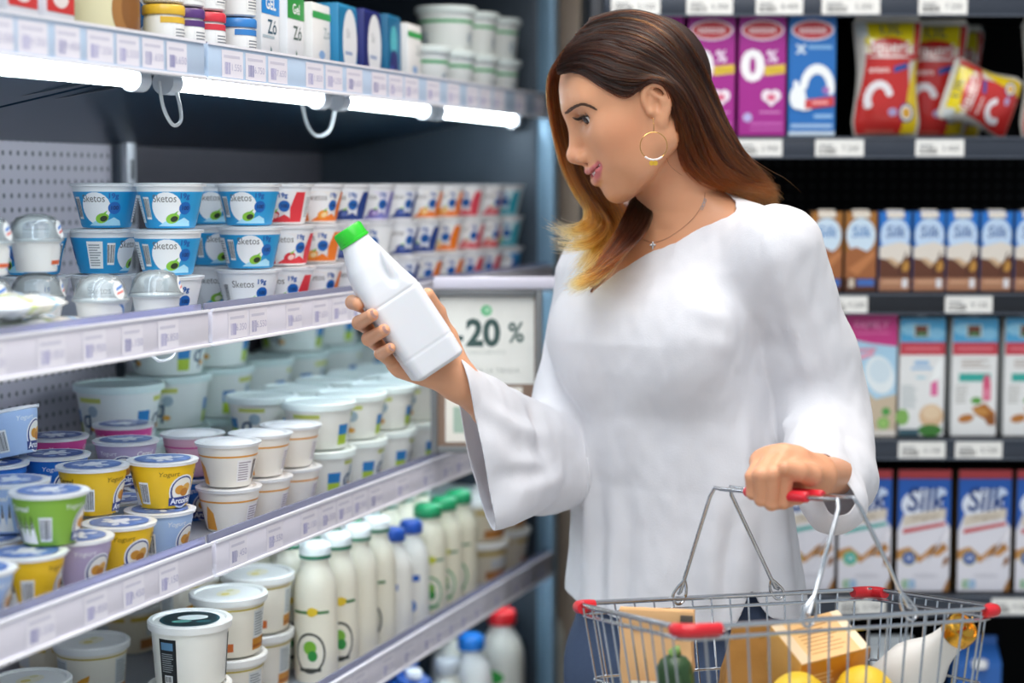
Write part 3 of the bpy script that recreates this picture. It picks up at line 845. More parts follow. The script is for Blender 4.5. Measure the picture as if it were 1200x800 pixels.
hr = np.random.default_rng(11)
for cnt, gds, thick, (t0, t1) in SHEETS:
    Gs = np.stack([guide(g) for g in gds]); K, Mn, _3 = Gs.shape
    lock = hr.random(70)
    for i in range(cnt):
        u = hr.random()*(K-1)*.9999; k = int(u); fr = u-k; c = Gs[k]*(1-fr)+Gs[k+1]*fr
        st = hr.random()*.10; en = 1-hr.random()**1.6*.30
        n = 18; tq = st+(en-st)*np.linspace(0, 1, n); x = tq*(Mn-1); j = np.minimum(x.astype(int), Mn-2); q = c[j]+(c[j+1]-c[j])*(x-j)[:, None]
        g = tq; ph = hr.random(3)*6.28; clump = math.floor(u*9)/9; lk = lock[int(u*9) % 70]
        amp = .0008+.0045*g**2
        q = q+np.stack([amp*np.sin(g*(5+3*lk)+ph[0]*.35+clump*20), np.zeros(n), amp*.8*np.sin(g*(4+3*lk)+ph[1]*.35+clump*31)], 1)
        dep = hr.random()**1.5*thick*np.clip(.25+g*1.6, 0, 1)*1.6
        d = q-np.array(CAM0); d /= np.linalg.norm(d, axis=1)[:, None]
        q = q+d*dep[:, None] if not np.isscalar(dep) else q
        q = q+hr.normal(0, .0010, 3)*(.4+g[:, None])+hr.normal(0, .0050, 3)*(g[:, None]**5)
        if hr.random() < .02: q = q+np.stack([g**2*hr.normal(0, .010)*np.ones(n), np.zeros(n), g**2*hr.normal(0, .008)*np.ones(n)], 1)
        pos.append(q); sizes.append(n)
        rr = .00046*np.clip(np.minimum(1, (1-np.linspace(0, 1, n))*2.2+.12), 0, 1); rad.append(rr)
        tone.append(np.clip(t0+(t1-t0)*g**1.3+.20*(lk-.5)+hr.normal(0, .07), 0, 1))
hcv = bpy.data.hair_curves.new('hair'); hcv.add_curves(sizes)
hcv.attributes['position'].data.foreach_set('vector', np.concatenate(pos).astype(np.float32).ravel())
a = hcv.attributes.get('radius') or hcv.attributes.new('radius', 'FLOAT', 'POINT'); a.data.foreach_set('value', np.concatenate(rad).astype(np.float32))
a = hcv.attributes.new('tone', 'FLOAT', 'POINT'); a.data.foreach_set('value', np.concatenate(tone).astype(np.float32))
hcv.materials.append(HAIRM)
hair = bpy.data.objects.new('hair', hcv); COL.objects.link(hair); child(hair)
cap = np_obj('hair_roots', KV, fix(KV, KQ), np.array(lin('#2a160f')), HAIRCAP)
cap.parent = hair
# hoop earring: hook, hoop, white beads at the bottom, two small gold discs
EC = P(766, 171, 2.105); er = .0168
ering = MB(); lobe = P(765, 141, 2.112)
ering.tube(bez([lobe+Vector((-.002, .004, .003)), lobe+Vector((0, -.002, .002)), lobe+Vector((.001, -.003, -.006)), EC+Vector((0, 0, er))]), .0005, '#d9a860', 6)
ering.tube([EC+Vector((er*math.sin(t), .002*math.sin(t), er*math.cos(t))) for t in np.linspace(0, 2*math.pi, 48, endpoint=False)], .00055, '#d9a860', 6, closed=True)
ering = child(ering.build('earring', GOLD)); ering['label'] = 'thin gold hoop earring'
mb = MB()
for t in np.linspace(-.62, .62, 11):
    c = EC+Vector((er*math.sin(t), .002*math.sin(t), -er*math.cos(t)))
    mb.lathe([(.0014*math.sin(q)+1e-7, .0014*math.cos(q)) for q in np.linspace(math.pi, 0, 8)], '#f4e6e0', 10, xf=Matrix.Translation(c))
bd = mb.build('bead_row', PLASTIC); bd.parent = ering
mb = MB()
for dx in (-.0024, .0022):
    c = EC+Vector((dx, -.001, -er-.0042)); mb.lathe([(.0028, -.0003), (.0030, 0), (.0028, .0003)], '#e0b23c', 16, xf=Matrix.Translation(c) @ Matrix.Rotation(math.pi/2, 4, 'X'))
    mb.tube([c+Vector((0, 0, .0028)), c+Vector((-dx*.3, 0, .0048))], .0003, '#d9a860', 5)
dc = mb.build('gold_disc', mk('satin_gold', .4, metal=.5, var=.03)); dc.parent = ering
# necklace: a fine chain, a small cross, and a link charm near the shoulder
mb = MB()
ch = [surf(*q, 2.15, .0006) for q in ((826, 226), (824, 238), (812, 256), (796, 270), (780, 280), (765, 284), (752, 280))]
mb.tube(bez(ch, 5), .00035, '#d8d4d0', 5)
for q, (x, y) in enumerate(((826, 235), (824.5, 239.5), (822.5, 243.5))):
    c = surf(x, y, 2.15, .0012); mb.tube([c+Vector((.0016*math.cos(t), 0, .0022*math.sin(t))) for t in np.linspace(0, 6.283, 14, endpoint=False)], .0005, '#e8e4e0', 5, closed=True)
nk = child(mb.build('necklace', mk('silver_metal', .2, metal=1, var=.03)))
mb = MB(); c = surf(765, 289, 2.13, .0018)
mb.box((0, 0, 0), (.0022, .0012, .0125), '#e8e4e0', .0004, xf=Matrix.Translation(c)); mb.box((0, 0, .0022), (.0082, .0012, .0022), '#e8e4e0', .0004, xf=Matrix.Translation(c))
pn = mb.build('cross_pendant', MATS['silver_metal']); pn.parent = nk
# ================================================================ THE ROOM AND THE FIXTURES
FLOOR = bpy.data.materials.new('polished_floor'); FLOOR.use_nodes = True
nt = FLOOR.node_tree; b = nt.nodes['Principled BSDF']; tc = nt.nodes.new('ShaderNodeTexCoord')
br = nt.nodes.new('ShaderNodeTexBrick'); br.offset = 0; br.inputs['Scale'].default_value = 1.6; br.inputs['Mortar Size'].default_value = .004
br.inputs['Color1'].default_value = (*lin('#cfcbc4'), 1); br.inputs['Color2'].default_value = (*lin('#c8c4bd'), 1); br.inputs['Mortar'].default_value = (*lin('#8f8b85'), 1)
br.inputs['Brick Width'].default_value = .5; br.inputs['Row Height'].default_value = .5
nt.links.new(tc.outputs['Object'], br.inputs['Vector']); nt.links.new(br.outputs['Color'], b.inputs['Base Color']); b.inputs['Roughness'].default_value = .25
mb = MB(); mb.box((0, 1.2, -.03), (16, 7, .06), '#cccccc'); o = mb.build('floor', FLOOR); tag(o, kind='structure')
mb = MB(); mb.box((.6, 4.5, 1.6), (14, .1, 3.2), '#a8927c'); o = mb.build('wall_back', mk('wall_paint', .8, var=.05)); tag(o, kind='structure')
# square column clad in beige between the chilled case and the shelving
mb = MB(); c = P(685, 300, 3.32); mb.box((c.x, 3.46, 1.5), (.17, .24, 3.0), '#ecd8c4', .004); o = mb.build('column', MATS['wall_paint'])
tag(o, kind='structure')
# ---------------------------------------------------------------- chilled display case along the left
D2 = np.array([.353, .935]); D2 /= np.linalg.norm(D2); N2 = np.array([D2[1], -D2[0]])        # along the case / out into the aisle
_o = P(235, 400, 2.0); O2 = np.array([_o.x, _o.y])
RZ = math.atan2(D2[1], D2[0])-math.pi/2*0     # case frame: x = along the case (away), y = into the case, z = up
RZC = math.atan2(D2[1], D2[0])
CM = Matrix.Translation((O2[0], O2[1], 0)) @ Matrix.Rotation(RZC, 4, 'Z')
def CW(t, d, z): return CM @ Vector((t, d, z))
def t_of(pxx, d, z):
    """place along the case of something seen in a pixel column, lying d behind the front line at height z"""
    r = (pxx-600)/FPX; A = O2-N2*d
    k = CP
    # A.x + t D.x = r * ((A.y + t D.y) CP + (CAMZ - z) SP)
    return (r*(A[1]*k+(CAMZ-z)*SP)-A[0])/(D2[0]-r*D2[1]*k)
def CP_(pxx, d, z): return CW(t_of(pxx, d, z), d, z)
SEAM, T0, T1 = 0.0, -.75, 1.22
DEPTH = .46
SH = {'top': 1.572, 'mid': 1.262, 'low': .986, 'bot': .730, 'deck': .43}
case = thing('refrigerated_display_case', 'long open chilled display case stocked with dairy along the left side', 'display case', CW(0, 0, 0), RZC)
PERF = bpy.data.materials.new('perforated_panel'); PERF.use_nodes = True
nt = PERF.node_tree; b = nt.nodes['Principled BSDF']; tc = nt.nodes.new('ShaderNodeTexCoord')
vm = nt.nodes.new('ShaderNodeVectorMath'); vm.operation = 'MULTIPLY'; vm.inputs[1].default_value = (1/.017, 0, 1/.020)
vf = nt.nodes.new('ShaderNodeVectorMath'); vf.operation = 'FRACTION'; vs_ = nt.nodes.new('ShaderNodeVectorMath'); vs_.operation = 'SUBTRACT'; vs_.inputs[1].default_value = (.5, 0, .5)
vl = nt.nodes.new('ShaderNodeVectorMath'); vl.operation = 'LENGTH'; lt = nt.nodes.new('ShaderNodeMath'); lt.operation = 'LESS_THAN'; lt.inputs[1].default_value = .19
mxx = nt.nodes.new('ShaderNodeMix'); mxx.data_type = 'RGBA'; mxx.inputs['A'].default_value = (*lin('#dcd8e4'), 1); mxx.inputs['B'].default_value = (*lin('#7b7c88'), 1)
nt.links.new(tc.outputs['Object'], vm.inputs[0]); nt.links.new(vm.outputs[0], vf.inputs[0]); nt.links.new(vf.outputs[0], vs_.inputs[0]); nt.links.new(vs_.outputs[0], vl.inputs[0])
nt.links.new(vl.outputs['Value'], lt.inputs[0]); nt.links.new(lt.outputs[0], mxx.inputs['Factor']); nt.links.new(mxx.outputs['Result'], b.inputs['Base Color']); b.inputs['Roughness'].default_value = .45
DARKGLOSS = mk('dark_gloss_panel', .16, metal=.2, var=.08)
TP = t_of(141, DEPTH, 1.4)
mb = MB(); mb.box(((T0+TP)/2, DEPTH+.01, 1.1), (TP-T0-.01, .02, 1.9), '#dddddd'); mb.build('perforated_back_panel', PERF, case)
mb = MB(); mb.box(((T1+TP)/2, DEPTH+.01, 1.1), (T1-TP-.01, .02, 1.9), '#67646c'); mb.build('dark_back_panel', DARKGLOSS, case)
mb = MB()
mb.box((TP, DEPTH-.012, 1.1), (.026, .022, 1.9), '#d3d6de', .003); mb.box((TP-.018, DEPTH-.006, 1.1), (.008, .012, 1.9), '#4a525c')
for k in range(22): mb.box((TP, DEPTH-.0236, .4+k*.07), (.006, .001, .03), '#20262c')
mb.build('slotted_upright', METAL, case)
mb = MB(); mb.box((T1+.020, DEPTH*.5+.02, 1.2), (.035, DEPTH, 2.4), '#4a5662', .004); mb.build('end_panel', METAL, case); mb = MB(); mb.box((T1+.016, .004, 1.2), (.030, .034, 2.4), '#86a9c2', .004); mb.build('end_post', METAL, case)
mb = MB(); mb.box(((T0+T1)/2, .20, .19), (T1-T0, .46, .38), '#5c6672', .01); mb.box(((T0+T1)/2, -.035, .30), (T1-T0, .02, .10), '#8a94a0', .004); mb.build('base_cabinet', METAL, case)
mb = MB(); mb.box(((T0+T1)/2, .22, 2.06), (T1-T0, .52, .16), '#1c2127', .01); mb.box(((T0+T1)/2, -.035, 2.03), (T1-T0, .02, .26), '#15191e', .004); mb.build('canopy', METAL, case)
def ticket_art(mb, x0, z, wd, h, y, rngk):
    a = Art(); a.rect(x0, z-h/2, x0+wd, z+h/2, '#e9e7f1')
    a.bars(x0+wd*.14, z-h*.38, x0+wd*.42, z+h*.06, 7, '#a09fce' if rngk.random() < .75 else '#7f7fb5')
    a.rect(x0+wd*.10, z+h*.22, x0+wd*.85, z+h*.32, '#cfcede'); a.text('%d.%d50' % (rngk.randint(1, 9), rngk.randint(1, 9)), x0+wd*.68, z-h*.12, h*.36, '#b5b4d0')
    a.emit(mb, lambda u, v, o_: (u, y-o_, v))
tr = random.Random(5)
for name, z in SH.items():
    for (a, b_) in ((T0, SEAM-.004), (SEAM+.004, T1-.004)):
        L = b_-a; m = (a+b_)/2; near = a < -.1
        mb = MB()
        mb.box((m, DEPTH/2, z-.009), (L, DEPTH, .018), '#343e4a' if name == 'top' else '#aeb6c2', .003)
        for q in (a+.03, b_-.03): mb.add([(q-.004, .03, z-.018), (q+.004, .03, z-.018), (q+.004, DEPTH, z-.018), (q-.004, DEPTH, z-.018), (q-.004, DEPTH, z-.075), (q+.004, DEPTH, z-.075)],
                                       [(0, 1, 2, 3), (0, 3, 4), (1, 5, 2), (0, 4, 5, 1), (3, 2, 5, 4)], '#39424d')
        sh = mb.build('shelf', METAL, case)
        if name == 'deck': continue
        if name == 'top':
            mb = MB(); vs = [(a+.002, .10, z-.022), (b_-.002, .10, z-.022), (b_-.002, DEPTH-.004, z-.085), (a+.002, DEPTH-.004, z-.085)]
            mb.add(vs+[(v[0], v[1], v[2]+.004) for v in vs], [(0, 1, 2, 3), (7, 6, 5, 4), (0, 4, 5, 1), (1, 5, 6, 2), (2, 6, 7, 3), (3, 7, 4, 0)], '#1f3a50'); mb.build('sloping_hood', METAL, sh)
        else:
            mb = MB(); mb.tube([(a+.03, .022, z-.024), (b_-.03, .022, z-.024)], .005, '#ffffff', 8); mb.build('added_fill_strip', SHELF_FILL, sh)  # unseen glowing strip added behind the rail to brighten the goods below
        h = .040
        mb = MB(); mb.box((m, -.010, z-.016+h/2-.008), (L, .008, h), '#e0deea' if name != 'top' else '#bdd2ea', .0015); mb.box((m, -.013, z-.0245), (L, .008, .004), '#f2f2f8', .001)
        mb.box((m, -.0145, z+.016), (L, .003, .003), '#efeff6')
        rail = mb.build('price_rail', PLASTIC, sh)
        x = a+.02+tr.random()*.02; k = 0
        while x < b_-.05:
            if (name == 'top' and not near): wd = .05
            else: wd = .040+tr.random()*.008
            mb = MB(); ticket_art(mb, x, z-.005, wd, .032, -.0143, tr); mb.build('price_ticket', PRINT, sh)
            x += wd+tr.choice((.006, .012, .03, .05)); k += 1
        # clear upright lip keeping the goods on the shelf
        mb = MB(); gh = .007 if name == 'top' else .012
        mb.box((m, -.003, z+.012+gh/2), (L, .0035, gh), '#e8ecff', .001); mb.build('clear_lip', ACRYLIC, sh)
# fluorescent tubes under the top shelf, with end clamps and a hanging cable loop
zt = SH['top']-.027
def lamp(t0, t1, d, z):
    m = MB(); n = 18
    X4 = CM.inverted()
    m.tube([(t0+.02, d, z), (t1-.02, d, z)], .0095, '#ffffff', n, mi=0); tb = m.build('light_tube', TUBE, case)
    m = MB()
    for q, sg in ((t0, 1), (t1, -1)):
        m = MB(); m.tube([(q, d, z), (q+sg*.022, d, z)], .0145, '#d8dde4', n); m.box((q+sg*.010, d, z+.014), (.022, .016, .014), '#aab4c0', .002); m.build('tube_socket', PLASTIC, tb)
for (a, b_) in ((-.62, -.030), (.016, .43), (.47, .80), (.82, 1.20)): lamp(a, b_, .055, zt)
mb = MB(); mb.tube(bez([(.0, .05, zt), (.0, .045, zt-.030), (.012, .040, zt-.050), (.030, .040, zt-.044), (.034, .045, zt-.02), (.030, .05, zt)], 6), .0022, '#d9dde0', 8); mb.build('cable_loop', PLASTIC, case); mb = MB()
mb.tube(bez([(.45, .10, zt+.002), (.47, .10, zt-.035), (.52, .11, zt-.048), (.58, .12, zt-.036), (.60, .12, zt+.002)], 6), .0024, '#c9cfd4', 8); mb.build('cable_loop', PLASTIC, case)
mb = MB(); mb.tube(bez([(-.02, .06, SH['mid']-.03), (-.005, .055, SH['mid']-.045), (.025, .055, SH['mid']-.043), (.045, .06, SH['mid']-.028)], 6), .0022, '#d9dde0', 8); mb.build('cable_clip', PLASTIC, case)
# ---------------------------------------------------------------- dark gondola shelving at the back right
YF = 2.80
RX0, RX1 = P(706, 300, YF).x, P(1420, 300, YF).x
RS = {'upper': P(0, 160, YF).z, 'second': P(0, 343, YF).z, 'third': P(0, 513, YF).z, 'fourth': P(0, 696, YF).z, 'foot': .40}
TOPZ = P(0, -6, YF).z
gond = thing('shelving_unit', 'dark grey supermarket shelving unit stocked with cartons behind the woman', 'shelving', ((RX0+RX1)/2, YF, 0))
gm = (0, 0)
BLK = mk('dark_steel', .38, metal=.3, var=.08)
Wd = RX1-RX0
mb = MB(); mb.box((0, .36, 1.15), (Wd, .02, 2.3), '#040507')
for k in range(16):
    for j in range(70):
        pass
mb.build('back_panel', mk('matt_black_steel', .7, var=.1, spec=.12), gond)
mb = MB()
for k in range(8):
    for q in range(46): mb.box((-Wd/2+.02+q*(Wd-.04)/45, .3498, RS['second']+.135+k*.02), (.0055, .0006, .0055), '#05060a')
mb.build('peg_holes', BLK, gond)
mb = MB(); mb.box((-Wd/2-.012, .18, 1.15), (.022, .38, 2.3), '#2a2d33', .003); mb.build('side_panel', BLK, gond)
mb = MB(); mb.box((0, .20, .2), (Wd, .36, .39), '#22252b', .004); mb.build('plinth', BLK, gond)
TK = {'top': [(716, 773), (804, 858), (885, 940), (962, 1030), (1075, 1132)], 'upper': [(865, 918), (957, 1014), (1075, 1132)], 'second': [(975, 1022), (1114, 1170)],
      'third': [(1062, 1118), (1130, 1186)], 'fourth': [(880, 948), (992, 1050), (1178, 1228)], 'foot': []}
for name, z in list(RS.items())+[('top', TOPZ)]:
    mb = MB(); mb.box((0, .18, z-.008), (Wd, .36, .016), '#1b1e24', .002)
    sh = mb.build('shelf', BLK, gond)
    mb = MB(); mb.box((0, -.004, z-.018), (Wd, .008, .034), '#3b414c' if name != 'second' else '#24272d', .0015); mb.box((0, -.009, z-.0335), (Wd, .004, .003), '#565d69'); mb.box((0, -.009, z-.0025), (Wd, .004, .003), '#565d69')
    mb.build('price_rail', BLK, sh)
    for (a, b_) in TK[name]:
        xa, xb = P(a, 0, YF).x-gond.location.x, P(b_, 0, YF).x-gond.location.x
        mb = MB(); mb.box(((xa+xb)/2, -.0092, z-.018), (xb-xa, .001, .0285), '#ecece8')
        A_ = Art(); w_ = xb-xa
        A_.bars(xa+w_*.08, z-.0285, xa+w_*.45, z-.0185, 12, '#5a5c60').rect(xa+w_*.08, z-.0165, xa+w_*.36, z-.0135, '#9a9c9e'); A_.text('%d.%d00' % (tr.randint(2, 9), tr.randint(1, 9)), xa+w_*.72, z-.020, .013, '#77797c')
        A_.emit(mb, front_map(-.0098)); mb.build('price_ticket', PRINT, sh)
# ---------------------------------------------------------------- framed sale sign standing out from the chilled case
zs0, zs1 = P(0, 530, 2.58).z, P(0, 339, 2.58).z
xs0, xs1 = P(503, 0, 2.58).x, P(636, 0, 2.58).x
sw, shh = xs1-xs0, zs1-zs0
sign = thing('sale_sign', 'grey framed paper sign reading -20% hung at the chilled case', 'sign', ((xs0+xs1)/2, 2.58, (zs0+zs1)/2))
mb = MB(); mb.box((0, .004, 0), (sw-.008, .006, shh-.008), '#8a7262'); mb.build('backing_board', MATTE, sign)
mb = MB(); fw = .010
for q in (-1, 1):
    mb.box((q*(sw/2-fw/2), 0, 0), (fw, .016, shh), '#7b7e80', .002); mb.box((0, 0, q*(shh/2-fw/2)), (sw-2*fw, .016, fw), '#7b7e80', .002)
mb.build('frame', METAL, sign)
mb = MB(); A_ = Art(); y0 = shh/2-.012
A_.rect(-sw/2+.012, -shh/2+.105, sw/2-.012, shh/2-.011, '#e4e4de'); A_.rect(-sw/2+.022, -shh/2+.016, sw/2-.03, -shh/2+.1, '#ece8de')
A_.ell(0, y0-.020, .0085, .0085, '#6fbf8a'); A_.ell(.0015, y0-.019, .0042, .0042, '#a8dab6')
A_.text('-', -.043, y0-.058, .052, '#3d5552', .03).text('20', -.005, y0-.056, .056, '#3d5552', .04, 0, .92).text('%', .045, y0-.055, .042, '#4a625e', .02, 0, .85)
A_.text('DESCUENTO', 0, y0-.084, .010, '#b4b8b2'); A_.text('EN TODA LA TIENDA', -.0, y0-.112, .0105, '#a8aca6')
A_.rect(-sw/2+.034, -shh/2+.03, -.01, -shh/2+.07, '#a9bfae'); A_.ell(-.02, -shh/2+.055, .010, .016, '#d9b98a'); A_.ell(.03, -shh/2+.09, .022, .007, '#d49a6a')
A_.emit(mb, front_map(.0006)); mb.build('poster', PAPER, sign)
mb = MB(); mb.box((.020, .0, shh/2+.010), (sw+.03, .020, .018), '#d6d4e2', .003); mb.build('hanger_rail', PLASTIC, sign)
# ================================================================ GOODS IN THE CHILLED CASE
pr = random.Random(21)
def cup_parts(kind, r0=.0295, r1=.0405, h=.053):
    """a small tapered yogurt cup: printed pot with a rolled rim, foil lid"""
    root = empty('yogurt_cup'); root['category'] = 'yogurt cup'
    base = {'blue': '#1f9bd6', 'red': '#f2f0f0', 'orange': '#f3f0ec', 'navy': '#eef0f6', 'teal': '#d6eef2', 'plain': '#f2f3f4', 'pink2': '#f2eeee', 'violet': '#e9e6f4',
            'yellow': '#f4c416', 'royal': '#1d6fd0', 'magenta': '#dc4f9c', 'lilac': '#b9a9c9', 'green': '#86b53c', 'cream': '#f4efe6', 'palepink': '#e7b6c8', 'sky': '#a9c4ea'}[kind]
    mb = MB()
    mb.lathe([(r0*.86, .0016, base), (r0*.95, 0, base), (r0, .002, base), (r1*.965, h*.80, base), (r1*.97, h*.82, '#f1f3f5' if kind in 'blue red orange navy teal plain pink2 violet'.split() else base),
              (r1*.985, h*.93, '#f3f4f6'), (r1+.0022, h*.94, '#f4f5f7'), (r1+.0026, h*.975, '#f4f5f7'), (r1+.001, h-.0005, '#f4f5f7')], base, 36)
    a = Art(); W = 2*math.pi*(r0+r1)/2
    A0, A1 = h*.05, h*.80
    if kind in ('blue', 'red', 'orange', 'navy', 'teal', 'plain', 'pink2', 'violet'):
        ac = {'blue': '#1f9bd6', 'red': '#e2343f', 'orange': '#ee7a1c', 'navy': '#1e3d86', 'teal': '#2aa3b8', 'plain': '#3aa0cf', 'pink2': '#d9485a', 'violet': '#7c7cc0'}[kind]
        for k in (0, 1):
            u = -W*.14+k*W/2
            a.ell(u-.010, h*.45, .0175, h*.36, '#f4f6f8')                                     # white field behind the name
            a.text('Sketos', u-.012, h*.66, .0125, '#6d6a66', 0, 0, .8)
            a.text('19g', u+.010, h*.72, .0085, '#1f5fae', .03).ell(u+.012, h*.45, .0075, .0075, '#1466b8').text('100', u+.012, h*.45, .0066, '#0c2f6a', .03)
            a.poly([(u-.022, A0), (u+.022, A0), (u+.020, h*.16), (u+.012, h*.24), (u+.004, h*.17), (u-.006, h*.22), (u-.014, h*.14)], ac if kind != 'blue' else '#a8dcf2')
            fr = {'blue': ('#8cc63e', '#27351f'), 'red': ('#d92b3a', '#f6c9c4'), 'orange': ('#f39a2a', '#f8d9a0'), 'navy': ('#27408b', '#5a6fb8'), 'teal': ('#57b06a', '#cfe9a8'), 'plain': ('#8cc63e', '#eef4da'), 'pink2': ('#c8324a', '#f0b0b0'), 'violet': ('#6b4fa0', '#b8a8da')}[kind]
            a.ell(u-.003, h*.22, .0085, .0058, fr[0], rot=.3).ell(u-.001, h*.21, .0048, .0034, fr[1], rot=.3).poly([(u-.004, h*.30), (u+.004, h*.40), (u+.001, h*.30)], '#7cc142')
            v = W*.10+k*W/2                                                                    # nutrition box, bar code
            a.rect(v-.010, h*.12, v+.008, h*.74, '#f5f6f6'); a.lines(v-.008, h*.18, v+.006, h*.70, 9, '#9aa0a6')
            if k: a.rect(v+.013, h*.2, v+.022, h*.7, '#f5f6f6'); a.bars(v+.014, h*.25, v+.021, h*.66, 7, '#333')if False else a.bars(v+.0135, h*.25, v+.0215, h*.66, 7, '#3a3f46')
        if kind not in ('blue', 'plain'):
            for k in (0, 1):
                u = -W*.14+k*W/2; a.poly([(u+.021, A0), (u+.040, A0), (u+.040, A1), (u+.027, A1), (u+.020, h*.4)], ac).poly([(u-.040, A0), (u-.024, A0), (u-.027, h*.35), (u-.022, h*.62), (u-.032, A1), (u-.040, A1)], ac)
    elif kind in ('cream', 'palepink'):
        c2 = '#e9a23c' if kind == 'cream' else '#d85a9c'
        a.rect(-W/2, h*.70, W/2, h*.74, c2)
        for k in (0, 1):
            u = k*W/2
            a.rect(u-.012, h*.12, u+.010, h*.64, '#f6f3f3'); a.lines(u-.010, h*.16, u+.008, h*.62, 8, '#a79aa4'); a.bars(u+.013, h*.16, u+.020, h*.62, 6, '#4a3a44')
            a.poly([(u+.028, A0), (u+.048, A0), (u+.046, h*.45), (u+.038, h*.62), (u+.032, h*.3)], c2)
    else:
        for k in (0, 1):
            u = k*W/2
            dark = '#2b3f86'
            a.ell(u, h*.36, .0185, h*.37, '#f3f4f6').ell(u, h*.36, .0168, h*.335, dark).ell(u, h*.38, .0148, h*.285, '#f2efe6')
            a.ell(u-.005, h*.40, .0062, .0056, '#d99a3c').ell(u+.005, h*.43, .0062, .0056, '#e3b058').ell(u+.002, h*.34, .0060, .0050, '#c47f2c')
            a.rect(u-.0185, h*.06, u+.0185, h*.24, dark); a.text('Arcoiris', u, h*.15, .0098, '#f4f6fa', .03)
            a.text('Yogurt', u-.019, h*.76, .008, '#f4f4f4' if kind not in ('yellow',) else '#8a6d10', 0, .2); a.text('Cereal', u+.026, h*.74, .0085, '#f4f4f4' if kind != 'yellow' else '#6d5510', .02, .2)
            for q in range(3):
                x = u+.024+q*.0075; a.poly([(x-.0048, A0), (x+.0048, A0), (x+.0026, h*.30), (x+.0008, h*.50), (x-.0006, h*.50), (x-.0026, h*.30)], '#f6f6f4').poly([(x-.0012, h*.34), (x+.0012, h*.34), (x+.0004, h*.62), (x-.0002, h*.62)], '#2a2622')
            a.rect(u+.047, h*.10, u+.060, h*.58, '#f2f3f4'); a.bars(u+.048, h*.14, u+.059, h*.54, 8, '#2f3338')
    a.emit(mb, cone_map(r0, .002, r1*.965, h*.80), .006)
    mb.build('pot', PRINT, root)
    mb = MB(); lidc = {'blue': '#e9eef2'}.get(kind, '#eef1f4')
    foil = kind in ('yellow', 'royal', 'magenta', 'lilac', 'sky', 'green')
    mb.lathe([(r1+.0028, h-.0010), (r1+.0030, h+.0002), (r1*.9, h+.0008), (r1*.86, h-.0004), (r1*.5, h-.0008), (0.0001, h-.0006)], lidc, 36)
    if foil:
        a = Art(); db = '#2f54a6' if kind in ('royal', 'magenta') else '#5f80c4'
        a.ell(0, 0, r1*.84, r1*.84, db, 32)
        for q in range(9):
            t = q*.7+.3; rr = r1*(.30+.34*((q*37) % 10)/10); a.ell(rr*math.cos(t), rr*math.sin(t), r1*.17, r1*.11, ('#e8edf6', '#7f9fd8', '#dfe6f4')[q % 3], 14, t)
        a.ell(0, 0, r1*.36, r1*.26, '#eef1f8', 20)
        a.emit(mb, lambda u, v, o: (u, v, h+.0003+.0004+o), None)
    if kind == 'blue':
        Art().ell(0, 0, r1*.8, r1*.8, '#dfe9f0', 28).emit(mb, lambda u, v, o: (u, v, h+.0008+o))
    mb.lathe([(.003, h-.0006), (.0042, h+.0002), (.001, h+.0002)], lidc, 10, xf=Matrix.Translation((0, -(r1+.0012), 0)))
    mb.build('foil_lid', FOIL, root)
    return Proto(root)
CUPS = {k: cup_parts(k) for k in ('blue', 'red', 'orange', 'navy', 'teal', 'plain', 'pink2', 'violet')}
CH = .0552
OUT = RZC-math.pi/2+math.pi/2      # label side (-Y of the cup) turned to the aisle = case frame itself
def aisle(extra=0): return RZC+extra
tone_of = {'blue': 'bright blue', 'red': 'white and red', 'orange': 'white and orange', 'navy': 'white and navy', 'teal': 'pale teal', 'plain': 'plain white', 'pink2': 'white and crimson', 'violet': 'white and violet'}
TIER = ['bottom', 'middle', 'top']
G_ = 'stacked yogurt cups on the middle shelf'
# three tiers along the front of the middle shelf
z0 = SH['mid']
cols = ['blue', 'red', 'orange', 'navy', 'violet', 'navy', 'orange', 'orange', 'pink2', 'pink2', 'teal', 'teal']
t = t_of(293, .055, z0+.05)
for c, kind in enumerate(cols):
    for tier in range(3):
        kk = kind
        if tier == 0: kk = {'blue': 'plain', 'red': 'red', 'orange': 'orange', 'navy': 'navy', 'violet': 'plain', 'pink2': 'pink2', 'teal': 'blue'}[kind]
        if tier == 1 and c in (4, 6, 9): kk = {4: 'plain', 6: 'navy', 9: 'red'}[c]
        off = 0
        CUPS[kk].put(CW(t+off+pr.uniform(-.002, .002), .056+pr.uniform(-.003, .003), z0+tier*CH), '%s yogurt cup, %s in the %s tier of the middle shelf front' % (tone_of[kk], ORD[c], TIER[tier]), G_, aisle(pr.uniform(-.5, .3)))
    t += .0905
# cups in a second line behind them
t = t_of(338, .150, z0+.1)
for c in range(10):
    kk = ['blue', 'blue', 'red', 'orange', 'navy', 'plain', 'violet', 'orange', 'pink2', 'teal', 'teal'][c]
    for tier in (1, 2):
        CUPS[kk if tier == 2 else 'plain'].put(CW(t, .150, z0+tier*CH), '%s yogurt cup, %s in the middle shelf second line, %s tier' % (tone_of[kk if tier == 2 else 'plain'], ORD[c], TIER[tier]), G_, aisle(pr.uniform(-1, 1)))
    CUPS['plain'].put(CW(t, .150, z0), 'plain white yogurt cup, %s in the second line of the middle shelf, bottom tier' % ORD[c], G_, aisle(pr.uniform(-1, 1)))
    t += .0905
